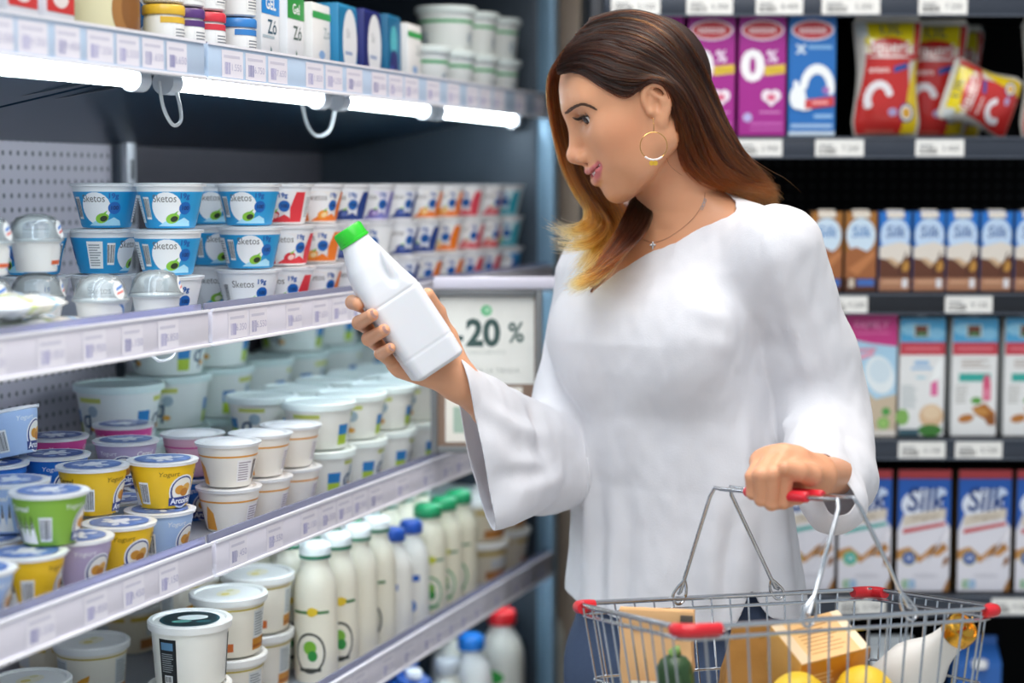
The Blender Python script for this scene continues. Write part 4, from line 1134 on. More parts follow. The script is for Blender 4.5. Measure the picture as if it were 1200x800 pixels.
# the looser pile at the near end
for pxx, d, tier, rz, lab in ((125, .150, 2, -.15, 'blue yogurt cup on top of the pile, farthest left of the top tier'), (200, .062, 2, .05, 'blue yogurt cup, top tier, at the front corner of the near pile'),
                              (197, .060, 1, .15, 'blue yogurt cup, middle tier, under the front corner cup of the near pile'), (122, .155, 1, 1.2, 'blue yogurt cup, middle tier, just left of the front corner stack'),
                              (40, .212, 1, 2.0, 'blue yogurt cup far left in the middle tier, half hidden by dessert pots'), (249, .150, 1, .4, 'blue yogurt cup, middle tier, behind the front corner stack'), (246, .150, 2, .2, 'blue yogurt cup, top tier, behind the front corner stack')):
    CUPS['blue'].put(CP_(pxx, d, z0+tier*CH)+Vector((0, 0, 0)), lab, G_, aisle(rz))
for pxx, d, lab in ((197, .060, 'in the front corner stack'), (122, .155, 'left of the front corner stack'), (40, .212, 'at the far left'), (249, .150, 'behind the front corner stack')):
    CUPS['plain'].put(CP_(pxx, d, z0+CH), 'white yogurt cup under the near pile, '+lab, G_, aisle(.1)).location.z = z0+.0006
CUPS['blue'].put(CP_(125, .150, z0+CH), 'x', G_) if False else None
# white tubs with a green band at the far end of the middle shelf
def tub_parts(kind, r0, r1, h, lidh=.010):
    root = empty('dairy_tub'); root['category'] = 'tub'
    body = {'bluegreen': '#f0f1ea', 'black': '#efede4', 'gold': '#f1ead9', 'greenband': '#eef3f1', 'clearlid': '#e9f1ee', 'caramel': '#ecdfc6'}[kind]
    mb = MB(); mb.lathe([(r0*.9, .002), (r0*.97, 0), (r0, .002), (r1, h-lidh)], body, 40)
    a = Art(); W = math.pi*(r0+r1); A1 = h-lidh
    for k in (0, 1, 2):
        u = (k-1)*W/3
        if kind in ('bluegreen', 'clearlid'):
            a.rect(u-.014, A1*.36, u+.006, A1*.62, '#2a7fc0').rect(u-.014, A1*.10, u+.006, A1*.36, '#a9c53a')
            a.text('q', u+.022, A1*.45, .040, '#3b5a78', .01, .1).ell(u+.036, A1*.62, .008, .008, '#9fb7c4').ell(u+.034, A1*.25, .006, .004, '#d9a03c')
            a.rect(u+.012, A1*.80, u+.05, A1*.9, '#c9d26a')
        elif kind == 'black':
            if k == 1: a.rect(u-.042, A1*.06, u-.018, A1*.90, '#15191c').lines(u-.039, A1*.30, u-.022, A1*.66, 9, '#8d9497').rect(u-.039, A1*.70, u-.022, A1*.84, '#5b86a8').rect(u-.036, A1*.10, u-.024, A1*.24, '#dfe2e2').bars(u-.035, A1*.12, u-.025, A1*.22, 8, '#222')if False else a.rect(u-.042, A1*.06, u-.018, A1*.90, '#15191c').lines(u-.039, A1*.30, u-.022, A1*.66, 9, '#8d9497').rect(u-.039, A1*.70, u-.022, A1*.84, '#5b86a8').rect(u-.036, A1*.10, u-.024, A1*.24, '#dfe2e2').bars(u-.035, A1*.12, u-.025, A1*.22, 8, '#222222')
            if k == 2: a.rect(u-.036, A1*.10, u-.026, A1*.88, '#1b2023').lines(u-.0345, A1*.2, u-.028, A1*.8, 12, '#a9aeb0')
        elif kind == 'gold':
            a.rect(u-.05, A1*.90, u+.05, A1*.93, '#c9b23a')
            a.rect(u-.012, A1*.34, u+.014, A1*.86, '#d9dbd8').lines(u-.010, A1*.38, u+.012, A1*.84, 9, '#8f9694').rect(u-.013, A1*.10, u+.015, A1*.32, '#c8862c').rect(u-.013, A1*.14, u+.015, A1*.20, '#a55f1c')
            a.poly([(u+.024, A1*.4), (u+.044, A1*.46), (u+.046, A1*.6), (u+.034, A1*.52)], '#e8a532').rect(u+.022, A1*.12, u+.052, A1*.28, '#c9641e')
        elif kind == 'greenband':
            a.rect(u-.05, A1*.72, u+.05, A1*.80, '#3da866').text('q', u, A1*.4, .03, '#6f90a8')
        elif kind == 'caramel':
            a.rect(u-.045, A1*.80, u+.045, A1*.90, '#d8b64a').rect(u-.03, A1*.1, u+.028, A1*.34, '#b8783a').rect(u-.02, A1*.42, u+.02, A1*.7, '#d9dad6')
    a.emit(mb, cone_map(r0, .002, r1, h-lidh), .008)
    mb.build('tub', PRINT, root)
    mb = MB(); lc = {'bluegreen': '#e6f3f1', 'greenband': '#e3efee', 'clearlid': '#d5eae8'}.get(kind, '#eeeeea')
    mb.lathe([(r1-.001, h-lidh-.001), (r1+.0042, h-lidh), (r1+.0048, h-.0018), (r1+.0030, h), (r1-.002, h), (r1-.004, h-.0024), (.0001, h-.0022)], lc, 40)
    if kind == 'black':
        a = Art(); a.ell(0, 0, r1*.78, r1*.78, '#1d4a52', 36).ell(0, 0, r1*.70, r1*.70, '#10272c', 36).ell(.004, .006, r1*.40, r1*.26, '#dfe8e6', 24).ell(-.01, -.012, r1*.26, r1*.14, '#5fa49a', 20).ell(.016, -.016, r1*.2, r1*.1, '#2f6f75', 20)
        a.emit(mb, lambda u, v, o: (u, v, h-.0020+o))
    elif kind == 'gold':
        Art().ell(0, 0, r1*.45, r1*.3, '#f0ead0', 24).ell(-.008, 0, r1*.16, r1*.12, '#e4d36a', 20).ell(.012, .004, r1*.14, r1*.1, '#e0d9a4', 20).emit(mb, lambda u, v, o: (u, v, h-.0020+o))
    mb.build('lid', PLASTIC, root)
    return Proto(root)
TUB = {'bluegreen': tub_parts('bluegreen', .040, .049, .066), 'black': tub_parts('black', .043, .0475, .079), 'gold': tub_parts('gold', .0425, .047, .079),
       'greenband': tub_parts('greenband', .040, .047, .072), 'clearlid': tub_parts('clearlid', .050, .060, .078), 'caramel': tub_parts('caramel', .044, .050, .072)}
t = t+.06
for c in range(2):
    for tier in range(2):
        TUB['greenband'].put(CW(.95+.105*c, .255, z0+tier*.0733), 'white tub with a green band, far end of the middle shelf, %s stack, %s tier' % (ORD[c], TIER[tier]), 'green banded tubs at the far end', aisle(.2*c))
# clear domed dessert pots and flat film packs in front of the pile
def dome_parts():
    root = empty('dessert_pot'); root['category'] = 'dessert pot'
    mb = MB(); mb.lathe([(.020, .001), (.022, 0), (.027, .032), (.030, .034), (.030, .036)], '#f4f4f2', 28)
    Art().ell(0, .018, .011, .0135, '#f6f6f4').ell(.004, .018, .010, .013, '#3c7fc8').ell(-.001, .018, .0098, .0125, '#f7f7f5').rect(-.010, .008, .009, .0125, '#ea6a35').emit(mb, cone_map(.022, 0, .027, .032), .004)
    mb.build('pot', PRINT, root)
    mb = MB(); mb.lathe([(.0305, .034), (.0315, .036), (.0300, .038), (.0265, .052), (.021, .060), (.010, .0635), (.0001, .064)], '#ffffff', 28); mb.build('dome_lid', FILM, root)
    mb = MB(); Art().ell(0, .047, .0075, .010, '#f4f5f5', 20).poly([(-.004, .046), (.006, .050), (.006, .053), (-.004, .049)], '#3b7ccc').poly([(-.004, .042), (.006, .045), (.006, .047), (-.004, .044)], '#e2503c').emit(mb, cone_map(.0305, .038, .0262, .054), .004, .0006); mb.build('sticker', PRINT, root)
    return Proto(root)
DOME = dome_parts()
for k, (pxx, d, rz, tier, lab) in enumerate(((183, .036, .3, 0, 'at the front corner, under the blue cups'), (118, .040, -.2, 0, 'second from the front corner'), (44, .122, .4, 0, 'behind the film packs, lower of the right stack'),
                                       (44, .122, .2, 1, 'behind the film packs, upper of the right stack'), (-16, .124, -.3, 0, 'behind the film packs, lower of the left stack'), (-16, .124, .1, 1, 'behind the film packs, upper of the left stack'))):
    DOME.put(CP_(pxx, d, z0+.03), 'clear domed dessert pot '+lab, 'domed dessert pots on the middle shelf', aisle(rz)).location.z = z0+.0006+tier*.0655
def pack_parts():
    root = empty('film_pack'); root['category'] = 'pack'
    V, Fq, cs = [], [], []; n, m = 26, 18; prr = np.random.default_rng(4)
    mb = MB()
    for side in (1, -1):
        vs = []
        for i in range(n):
            for j in range(m):
                u, v = i/(n-1)*2-1, j/(m-1)*2-1
                b_ = max(0, (1-abs(u)**4))*max(0, (1-abs(v)**4))
                zz = .012+side*.011*b_**.6+.0035*mnoise.noise((u*3, v*3, side*2))*b_
                vs.append((u*.060, v*.042, max(.0005, zz)))
        cols_ = []
        fs = []
        for i in range(n-1):
            for j in range(m-1):
                fs.append((i*m+j, (i+1)*m+j, (i+1)*m+j+1, i*m+j+1))
                u = i/(n-1)
                cols_.append('#e9eef2' if u < .3 else '#d7e39a' if u < .42 else '#f0ece2' if u < .7 else '#9fc4e4' if u < .8 else '#ece9e0')
        mb.add(vs, fs, cols_)
    mb.build('wrapper', mk('glossy_film', .18, var=.12, nscale=30, coat=.4), root)
    return Proto(root)
PACK = pack_parts()
for k, (pxx, d, dz, rz, lab) in enumerate(((40, .052, 0, .05, 'nearest the domed pots'), (-75, .052, 0, -.05, 'by the left picture edge'), (6, .056, .026, .12, 'lying on top of two others'))):
    PACK.put(CP_(pxx, d, z0+.01+dz), 'pale flat film pack on the middle shelf, '+lab, 'film packs on the middle shelf', aisle(rz)).location.z = z0+dz+.0006
# ---------------------------------------------------------------- lower shelf: tumbled cereal yogurt cups
for k in ('yellow', 'royal', 'magenta', 'lilac', 'green', 'cream', 'palepink', 'sky'): CUPS[k] = cup_parts(k, .0285, .0395, .055)
zl = SH['low']; CL = .0575
G2 = 'cereal yogurt cups on the lower shelf'
nm = {'yellow': 'yellow', 'royal': 'royal blue', 'magenta': 'pink', 'lilac': 'lilac grey', 'green': 'green and white', 'cream': 'cream and orange', 'palepink': 'pale pink', 'sky': 'pale blue'}
bk = ['sky', 'yellow', 'royal', 'yellow', 'sky', 'magenta', 'lilac', 'yellow']
ROWN = ['front row', 'second row', 'third row', 'back row']
for r_, d in enumerate((.048, .134, .220, .306)):
    tt = t_of((188, 226, 205, 180)[r_], d, zl+.03)
    for c in range(6):
        k = bk[(c*3+r_*2) % 8]
        if r_ == 3 and c < 2: continue
        CUPS[k].put(CW(tt-c*.0855, d, zl), '%s cereal cup under the tumbled pile, %s, %s from the shelf seam' % (nm[k], ROWN[r_], ORD[c]), G2, aisle(pr.uniform(-.6, .6)))
UP = [('green', 58, .050, 0, .4, 'green and white yogurt cup standing nearest the left picture edge'), ('yellow', 191, .052, 0, -.25, 'yellow cereal yogurt cup nearest the price rail, on top of the pile'),
      ('yellow', 109, .104, 0, .35, 'yellow cereal yogurt cup left of the other, in the upper layer'), ('palepink', 226, .135, 0, .3, 'pale pink yogurt cup with a nutrition panel turned to the aisle'),
      ('lilac', 148, .182, 0, 2., 'lilac grey yogurt cup behind the two yellow cups'), ('sky', 14, .128, 0, .9, 'pale blue yogurt cup behind the green one at the left picture edge'),
      ('royal', 65, .196, 0, 2.6, 'royal blue yogurt cup showing its bar code, behind the left yellow cup'), ('magenta', 145, .268, 0, .2, 'pink yogurt cup in the back of the upper layer, right one of the two'),
      ('magenta', 66, .288, 0, -.3, 'pink yogurt cup in the back of the upper layer, left one of the two'), ('royal', -8, .225, 0, .2, 'royal blue yogurt cup at the left picture edge, under the tilted one'),
      ('sky', 14, .222, 1, .3, 'pale blue yogurt cup highest on the pile at the left picture edge')]
for k, pxx, d, lv, rz, lab in UP:
    z = zl+CL*(1+lv); CUPS[k].put(CP_(pxx, d, z+.03), lab, G2, aisle(rz), tilt=(-.22, .1) if lv else (0, 0)).location.z = z+.0006
# cream cups, then white tubs to the far end, two tiers
t = t_of(268, .052, zl+.06)
for c in range(3):
    for tier in range(2):
        CUPS['cream'].put(CW(t, .052, zl+tier*CL), 'cream and orange yogurt cup after the tumbled pile, %s column, %s tier' % (ORD[c], ('bottom', 'top')[tier]), 'cream cups on the lower shelf', aisle(pr.uniform(-.4, .4)))
    if c == 1: CUPS['cream'].put(CW(t+.058, .146, zl), 'yogurt cup in the line behind the cream cups, %s along' % ORD[c], 'cream cups on the lower shelf', aisle(.3))
    t += .084
t += .018; G3 = 'white tubs on the lower shelf'
for c in range(7):
    for tier in range(2):
        TUB['bluegreen'].put(CW(t+c*.108, .062, zl+tier*.0675), 'squared white tub, %s along the lower shelf front, %s tier' % (ORD[c], ('bottom', 'top')[tier]), G3, aisle(pr.uniform(-.5, .4)))
for c in range(1, 8):
    for tier in range(2):
        TUB['bluegreen'].put(CW(t-.075+c*.109, .172, zl+tier*.0675), 'squared white tub, %s in the lower shelf second line, %s tier' % (ORD[c], ('bottom', 'top')[tier]), G3, aisle(pr.uniform(-.5, .4)))
tb_ = t_of(232, .30, zl+.1)
for c in range(7):
    for tier in range(3 if c in (1, 2, 4, 5) else 2):
        TUB['clearlid'].put(CW(t_of(140, .335, zl+.1)+c*.1315, .335, zl+tier*.0793), 'large clear lidded tub, %s stack at the lower shelf back, %s tier' % (ORD[c], TIER[tier]), 'large tubs at the back of the lower shelf', aisle(pr.uniform(-.6, .4)))
# ---------------------------------------------------------------- bottom shelf: tubs, then bottles
zb = SH['bot']; TH_ = .0803; G4 = 'white tubs on the bottom shelf'
for pxx, d, n_, kinds, lab in ((223, .060, 2, ('black', 'black'), 'black label stack at the near end'), (268, .085, 2, ('gold', 'gold'), 'stack just right of the black label one'), (302, .108, 2, ('gold', 'gold'), 'third stack from the near end'),
                               (225, .202, 2, ('gold', 'gold'), 'stack behind the black label one'),
                               (108, .29, 1, ('gold',), 'single tub at the back left'), (36, .255, 1, ('gold',), 'single tub at the left picture edge'), (116, .125, 1, ('black',), 'single dark lidded tub in front'), (62, .392, 1, ('caramel',), 'single tub far back on the left'), (150, .385, 1, ('caramel',), 'single tub by the back panel')):
    for tier in range(n_):
        z = zb+tier*TH_; TUB[kinds[tier]].put(CP_(pxx, d, z+.04), 'white tub on the bottom shelf, %s%s' % (lab, '' if n_ == 1 else ', '+('lower', 'upper')[tier]+' tub'), G4, aisle(-1.0 if kinds[tier] == 'black' else pr.uniform(-.2, .3))).location.z = z+.0006
def tray_parts():
    root = empty('black_label_tray'); root['category'] = 'tray'
    mb = MB(); n = 44
    for i in range(n):
        a0, a1 = 2*math.pi*i/n, 2*math.pi*(i+1)/n
        f = lambda a, r: (r*math.copysign(abs(math.cos(a))**.6, math.cos(a))*1.25, r*math.copysign(abs(math.sin(a))**.6, math.sin(a)))
        k = 1+.012*(i % 2)
        q = [(*f(a0, .036*k), 0), (*f(a1, .036*k), 0), (*f(a1, .044), .034), (*f(a0, .044), .034)]
        mb.add(q, [(0, 1, 2, 3)], '#eef0f2'); mb.add([(*f(a0, .044), .034), (*f(a1, .044), .034), (*f(a1, .048), .035), (*f(a0, .048), .035)], [(0, 1, 2, 3)], '#f2f4f6')
        mb.add([(0, 0, 0), q[0], q[1]], [(0, 2, 1)], '#eef0f2')
    mb.build('tray', PRINT, root)
    mb = MB(); mb.box((0, 0, .0362), (.112, .088, .0016), '#eef0f0', .0006)
    Art().rect(-.048, -.034, .048, .036, '#15181c').ell(-.006, -.012, .026, .011, '#2f6fd0').ell(-.010, -.010, .012, .006, '#7aa8e8').rect(-.03, .012, .03, .024, '#d9dcda').ell(.034, -.02, .008, .006, '#c8cfd4').emit(mb, lambda u, v, o: (u, v, .037+o)); mb.build('film_lid', PLASTIC, root)
    return Proto(root)
TRAY = tray_parts()
TRAY.put(CP_(40, .11, zb+.04), 'white tray with a black printed lid at the bottom left corner', None, aisle(.2), tilt=(0, 0)).location.z = zb+.0006
def flat_lid():
    root = empty('cream_cheese_tub'); root['category'] = 'tub'
    mb = MB(); mb.lathe([(.030, .001), (.032, 0), (.036, .026), (.039, .027), (.039, .030)], '#f1d23a', 32); mb.build('tub', PRINT, root)
    mb = MB(); mb.lathe([(.0395, .0275), (.040, .031), (.0375, .0325), (.0001, .0325)], '#e8c92c', 32); Art().ell(0, 0, .030, .030, '#f6e04a', 28).ell(0, 0, .022, .014, '#20201c', 24).ell(0, 0, .018, .010, '#f0d848', 24).emit(mb, lambda u, v, o: (u, v, .0326+o)); mb.build('lid', PLASTIC, root)
    return Proto(root)
FL_ = flat_lid(); FL_.put(CP_(112, .044, zb+.03)+Vector((0, 0, 0)), 'small yellow tub with a dark oval on the lid, bottom left', None, aisle(.2)).location.z = zb+.0006
def bottle_parts(kind):
    root = empty('drink_bottle'); root['category'] = 'bottle'
    body, cap, h, r = {'white': ('#ece8d6', '#dfe5e4', .195, .031), 'green': ('#ece7d0', '#1f9a62', .180, .031), 'blue': ('#f0efe8', '#1c4fae', .165, .029), 'red': ('#f0efe4', '#d8262c', .225, .042), 'bigblue': ('#eef0ee', '#1f78d0', .215, .038), 'silver': ('#eeeee2', '#b9bec2', .20, .036)}[kind]
    mb = MB(); jar = kind in ('white', 'green'); nk = r*(.62 if jar else .46)
    mb.lathe([(r*.9, .002), (r*.97, 0), (r, .006), *([(r, h*.62), (r*.97, h*.69), (r*.86, h*.76), (nk*1.08, h*.82), (nk, h*.85), (nk, h*.90)] if jar else [(r, h*.58), (r*.96, h*.66), (r*.80, h*.75), (nk*1.15, h*.83), (nk, h*.87), (nk, h*.90)])], body, 28)
    W = 2*math.pi*r; a = Art()
    for k in (0, 1):
        u = (k-.5)*W/2
        if kind in ('white', 'green'):
            g1 = '#2f9a4c' if kind == 'green' else '#3a3f36'
            a.ell(u, h*.22, r*.72, h*.15, g1).ell(u, h*.22, r*.62, h*.132, '#ece8d8').ell(u, h*.26, r*.30, h*.05, '#7bb83a').ell(u+r*.12, h*.20, r*.22, h*.04, '#2c8f3f').rect(u-r*.5, h*.085, u+r*.5, h*.11, g1)
            a.ell(u+r*.2, h*.52, r*.20, h*.026, '#e3c02c').rect(u-r*.9, h*.505, u+r*.9, h*.525, '#3c7a44').ell(u+r*.1, h*.52, r*.22, h*.034, '#c9cf3a' if kind == 'green' else '#e2c22e')
        elif kind == 'blue':
            a.rect(u-r*.6, h*.1, u+r*.6, h*.55, '#f4f2ea').ell(u, h*.2, r*.4, h*.07, '#2f78c8').ell(u-r*.2, h*.3, r*.3, h*.05, '#e2742c').rect(u-r*.6, h*.44, u+r*.6, h*.5, '#2a62b8')
        elif kind == 'red': a.ell(u, h*.48, r*.65, h*.06, '#39b54a').rect(u-r*.7, h*.08, u+r*.7, h*.3, '#f3efe0').ell(u, h*.2, r*.4, h*.06, '#2a2a2a')
        else: a.rect(u-r*.8, h*.1, u+r*.8, h*.45, '#dfe8f0').ell(u, h*.28, r*.5, h*.1, '#2f7ac0').rect(u-r*.7, h*.5, u+r*.7, h*.53, '#3a4a3f')
    a.emit(mb, lambda u, v, o: ((r+o)*math.cos(-math.pi/2+u/r), (r+o)*math.sin(-math.pi/2+u/r), v), .006, .0004)
    mb.build('bottle_body', PLASTIC, root)
    mb = MB(); cr = nk*(1.12 if jar else 1.32)
    mb.lathe([(cr, h*.885), (cr*1.03, h*.89, '#2a7a58' if jar else cap), (cr*1.03, h*.915), (cr*1.03, h*.965), (cr*.96, h*.985), (cr*.8, h), (.0001, h)], cap, 28, wob=lambda a_, z_: 1+.018*math.cos(a_*24) if z_ < h*.97 else 1)
    mb.build('cap', PLASTIC, root)
    return Proto(root)
BOT = {k: bottle_parts(k) for k in ('white', 'green', 'blue', 'red', 'bigblue', 'silver')}
G5 = 'drink bottles on the bottom shelf'
t = t_of(367, .050, zb+.09)
for r_, d in enumerate((.046, .114, .182)):
    for c in range(0 if r_ == 0 else 1, 9):
        k = 'white' if c < 4 else 'blue' if (c in (4, 5) and r_ == 0) else 'green' if c < 5 else 'white'
        if c >= 6 and r_ == 0: k = 'green'
        BOT[k].put(CW(t+c*.066+r_*.012-(.03 if r_ else 0), d, zb), '%s capped cream bottle, bottom shelf %s, %s from the tubs' % (k, ('front row', 'second row', 'third row')[r_], ORD[c]), G5, aisle(pr.uniform(-.5, .6)))
for c in range(4):
    for tier in range(2):
        TUB['caramel'].put(CW(t+.655+c*.111, .060, zb+tier*.0733), 'caramel banded tub beyond the bottles, %s column, %s tier' % (ORD[c], ('bottom', 'top')[tier]), 'caramel banded tubs on the bottom shelf', aisle(pr.uniform(-.4, .4)))
        TUB['bluegreen'].put(CW(t+.665+c*.109, .172, zb+tier*.0675), 'white tub behind the caramel banded tubs, %s column, %s tier' % (ORD[c], ('bottom', 'top')[tier]), 'white tubs at the back of the bottom shelf', aisle(pr.uniform(-.4, .4)))
for c in range(6):
    BOT['green' if c % 2 else 'white'].put(CW(t+.075+c*.068, .262, zb), '%s capped bottle in the back row of the bottom shelf, %s along' % ('green' if c % 2 else 'white', ORD[c]), G5, aisle(.3))
# ---------------------------------------------------------------- deck: big bottles and blue cartons
zd = SH['deck']; G6 = 'big bottles on the lowest deck'
for k, pxx, d, lab in (('silver', 524, .05, 'silver capped bottle, nearest the blue cartons'), ('bigblue', 552, .05, 'blue capped bottle in the front row, before the red caps'), ('silver', 528, .135, 'silver capped bottle behind the front row'), ('red', 588, .05, 'red capped bottle with a green label, first of the front pair'), ('bigblue', 574, .15, 'blue capped bottle behind the first red cap'),
                       ('red', 622, .05, 'red capped bottle with a green label, farthest of the front pair'), ('red', 606, .155, 'red capped bottle behind the front pair'), ('silver', 640, .04, 'silver capped bottle by the end panel')):
    BOT[k].put(CP_(pxx, d, zd+.1), lab+', lowest deck', G6, aisle(pr.uniform(-.3, .4))).location.z = zd+.0006
def plain_carton(name, w_, d_, h_, body, art=None, cap=None, side=None, gable=False):
    root = empty(name); root['category'] = 'carton'
    mb = MB(); mb.box((0, d_/2, h_/2), (w_, d_, h_), body, .0022)
    if gable:
        mb.V, mb.F, mb.C, mb.M = [], [], [], []
        g = h_*.86
        mb.box((0, d_/2, g/2), (w_, d_, g), body, .0022)
        vs = [(-w_/2, .001, g-.002), (w_/2, .001, g-.002), (w_/2, d_-.001, g-.002), (-w_/2, d_-.001, g-.002), (-w_/2, d_/2, h_-.012), (w_/2, d_/2, h_-.012)]
        mb.add(vs, [(0, 1, 5, 4), (2, 3, 4, 5), (0, 4, 3), (1, 2, 5)], body); mb.box((0, d_/2, h_-.008), (w_, .004, .018), body, .001)
    if art: art.emit(mb, front_map(0))
    if side:
        side.emit(mb, lambda u, v, o: (-w_/2-o, d_/2-u, v)); side.emit(mb, lambda u, v, o: (w_/2+o, d_/2+u, v))
    mb.build('box', PRINT, root)
    if cap:
        mb = MB(); x, y, z, r, c = cap
        mb.lathe([(r, 0), (r*1.02, .002), (r*1.02, .010), (r*.9, .012), (.0001, .012)], c, 24, xf=Matrix.Translation((x, y, z)), wob=lambda a_, z_: 1+.02*math.cos(a_*20) if z_ < .011 else 1); mb.build('cap', PLASTIC, root)
    return Proto(root)
a = Art().rect(-.03, .03, .03, .06, '#f0f2f6').rect(-.028, .10, .028, .118, '#d8485a').rect(-.024, .13, .024, .15, '#f2f4f8')
BC = plain_carton('milk_carton', .07, .07, .215, '#1f55a8', a, (0, .02, .196, .014, '#eef0f2'), gable=True)
for c, (pxx, d) in enumerate(((464, .045), (498, .045), (482, .13))):
    BC.put(CP_(pxx, d, zd+.1), 'blue gable top milk carton on the lowest deck, %s' % ('nearest the camera', 'second along the front', 'behind the other two')[c], 'blue cartons on the lowest deck', aisle(.05)).location.z = zd+.0006
# ---------------------------------------------------------------- top shelf: boxes and tubs cut off by the picture edge
zt_ = SH['top']; G7 = 'goods on the top shelf'
def tb_box(name, w_, d_, h_, body, art): return plain_carton(name, w_, d_, h_, body, art)
a1 = Art().rect(-.026, .060, .026, .085, '#1f8fe0').text('GEL', .0, .071, .017, '#ffffff', .03).text('Zó', .004, .046, .022, '#2a5a70', .01).poly([(-.004, .006), (.004, .006), (.002, .022), (-.001, .026)], '#4a7a7a').rect(-.024, .034, .01, .037, '#b8c8d0')
a2 = Art().rect(-.026, .060, .026, .085, '#35a048').text('Gel', .0, .071, .016, '#ffffff', .02).text('Zó', .004, .044, .022, '#3c5a50', .01).poly([(-.004, .006), (.004, .006), (.002, .022), (-.001, .026)], '#4a7a6a')
a3 = Art().rect(-.030, .066, .030, .074, '#3fae5a').text('Zo', .016, .050, .018, '#9fb0b0').ell(0, .025, .010, .005, '#8fb4e0')
def circ(bg, acc): return Art().rect(-.032, .001, .032, .085, bg).ell(.006, .045, .026, .040, '#f2f4f6', 30).text('Sk', 0, .055, .016, '#b8bcc0').poly([(-.032, .001), (.032, .001), (.028, .014), (.010, .020), (-.012, .012), (-.032, .018)], acc).rect(-.012, .030, .014, .034, '#9fb0d0')
a6 = Art().rect(-.026, .001, .026, .085, '#1d6f9a').ell(-.004, .056, .014, .020, '#59c0cc').ell(-.004, .026, .017, .020, '#2a2f74').ell(-.012, .018, .008, .008, '#4450a0').ell(.008, .012, .007, .007, '#3a3f8c').ell(.016, .008, .008, .006, '#8cc63e')
BX = {'gel blue box': tb_box('dessert_box', .053, .06, .088, '#f1f3f5', a1), 'gel green box': tb_box('dessert_box', .053, .06, .088, '#f1f3f5', a2), 'white box with a green stripe': tb_box('dessert_box', .060, .06, .084, '#f2f2f0', a3),
      'white disc on blue box': tb_box('dessert_box', .065, .06, .090, '#2f8fc0', circ('#1d7fb0', '#25a0c0')), 'white disc on navy box': tb_box('dessert_box', .065, .06, .090, '#27307a', circ('#232a70', '#2f9ab8')), 'berry box': tb_box('dessert_box', .053, .06, .090, '#1d6f9a', a6)}
seq = ['gel blue box', 'gel green box', 'white box with a green stripe', 'white disc on blue box', 'white disc on navy box', 'berry box', 'white box with a green stripe']
t = t_of(313, .030, zt_+.04); cnt = {}
for k in seq:
    w_ = .068 if 'disc' in k or 'stripe' in k else .058
    cnt[k] = cnt.get(k, 0)+1
    BX[k].put(CW(t+w_/2-.03, .024, zt_), k.replace('gel ', 'white and ')+' on the top shelf'+(' beyond the berry box' if cnt[k] > 1 else ' right of the small jars' if k == 'gel blue box' else ', label facing the aisle'), G7, aisle(.12), scale=1.16)
    t += w_*1.16+.002
for c in range(5):
    TUB['greenband'].put(CW(t+.03+c*.1055, .062, zt_), 'white tub with a green band on the top shelf, %s along from the berry box' % ORD[c], 'tubs on the top shelf', aisle(pr.uniform(-.4, .4)))
    if c > 0: TUB['greenband'].put(CW(t+.03+c*.1055, .062, zt_+.0725), 'green banded white tub, upper one of the %s top shelf stack' % ORD[c], 'tubs on the top shelf', aisle(pr.uniform(-.4, .4)))
def jar_parts(capc):
    root = empty('dessert_jar'); root['category'] = 'jar'
    mb = MB(); r = .0235; mb.lathe([(r*.9, .001), (r, .003), (r, .040), (r*.94, .045), (r*.9, .047)], '#eceeed', 26)
    a = Art(); a.rect(-.014, .008, .012, .034, '#f6f6f4').lines(-.012, .010, .010, .032, 6, '#8d9296').bars(.016, .010, .024, .034, 6, '#3d4348').rect(-.03, .036, .03, .043, capc)
    a.emit(mb, lambda u, v, o: ((r+o)*math.cos(-math.pi/2+u/r), (r+o)*math.sin(-math.pi/2+u/r), v), .005, .0004); mb.build('pot', PRINT, root)
    mb = MB(); mb.lathe([(r*1.03, .046), (r*1.05, .048), (r*1.05, .055), (r*.98, .057), (.0001, .057)], capc, 26); mb.build('lid', PLASTIC, root)
    return Proto(root)
jc = {'purple': '#5a3a7a', 'red': '#d83a48', 'green': '#3fa64a', 'blue': '#3b84cc', 'yellow': '#e3b83a'}
JAR = {k: jar_parts(v) for k, v in jc.items()}
for tier in range(2):
    for k, pxx in (('yellow', 192), ('purple', 216), ('red', 241), ('green', 256), ('blue', 278)):
        JAR[k].put(CP_(pxx, .030 if k != 'green' else .090, zt_+.03), 'small white jar with a %s band, %s one of its top shelf stack' % (k, ('lower', 'upper')[tier]), 'stacked small jars on the top shelf', aisle(.1)).location.z = zt_+tier*.0583+.0006
def roundtin():
    root = empty('round_container'); root['category'] = 'container'
    mb = MB(); mb.lathe([(.045, 0), (.047, .002), (.047, .085)], '#e9e2b8', 40); Art().ell(0, .042, .034, .040, '#a8743c', 30).ell(.002, .044, .024, .030, '#8a5a2c', 30).rect(.046, .002, .066, .083, '#e7cf3a').emit(mb, cone_map(.047, 0, .047, .085), .008); mb.build('body', PRINT, root)
    mb = MB(); mb.lathe([(.048, .084), (.049, .087), (.049, .095), (.046, .097), (.0001, .097)], '#e6e0c8', 40); mb.build('lid', PLASTIC, root)
    return Proto(root)
roundtin().put(CP_(114, .060, zt_), 'round container with a brown and yellow label on the top shelf', None, aisle(.1)).location.z = zt_+.0006
wb = bottle_parts('silver'); wb.root.name = 'drink_bottle'
wb.put(CP_(168, .125, zt_), 'white bottle on the top shelf, between the brown container and the small jars', None, aisle(.2)).location.z = zt_+.0006
RB = tb_box('snack_box', .060, .05, .080, '#e8eaf0', Art().rect(-.028, .03, .028, .06, '#d83a3a').rect(-.028, .005, .028, .022, '#3a5fae').ell(0, .045, .016, .010, '#f2e8e4'))
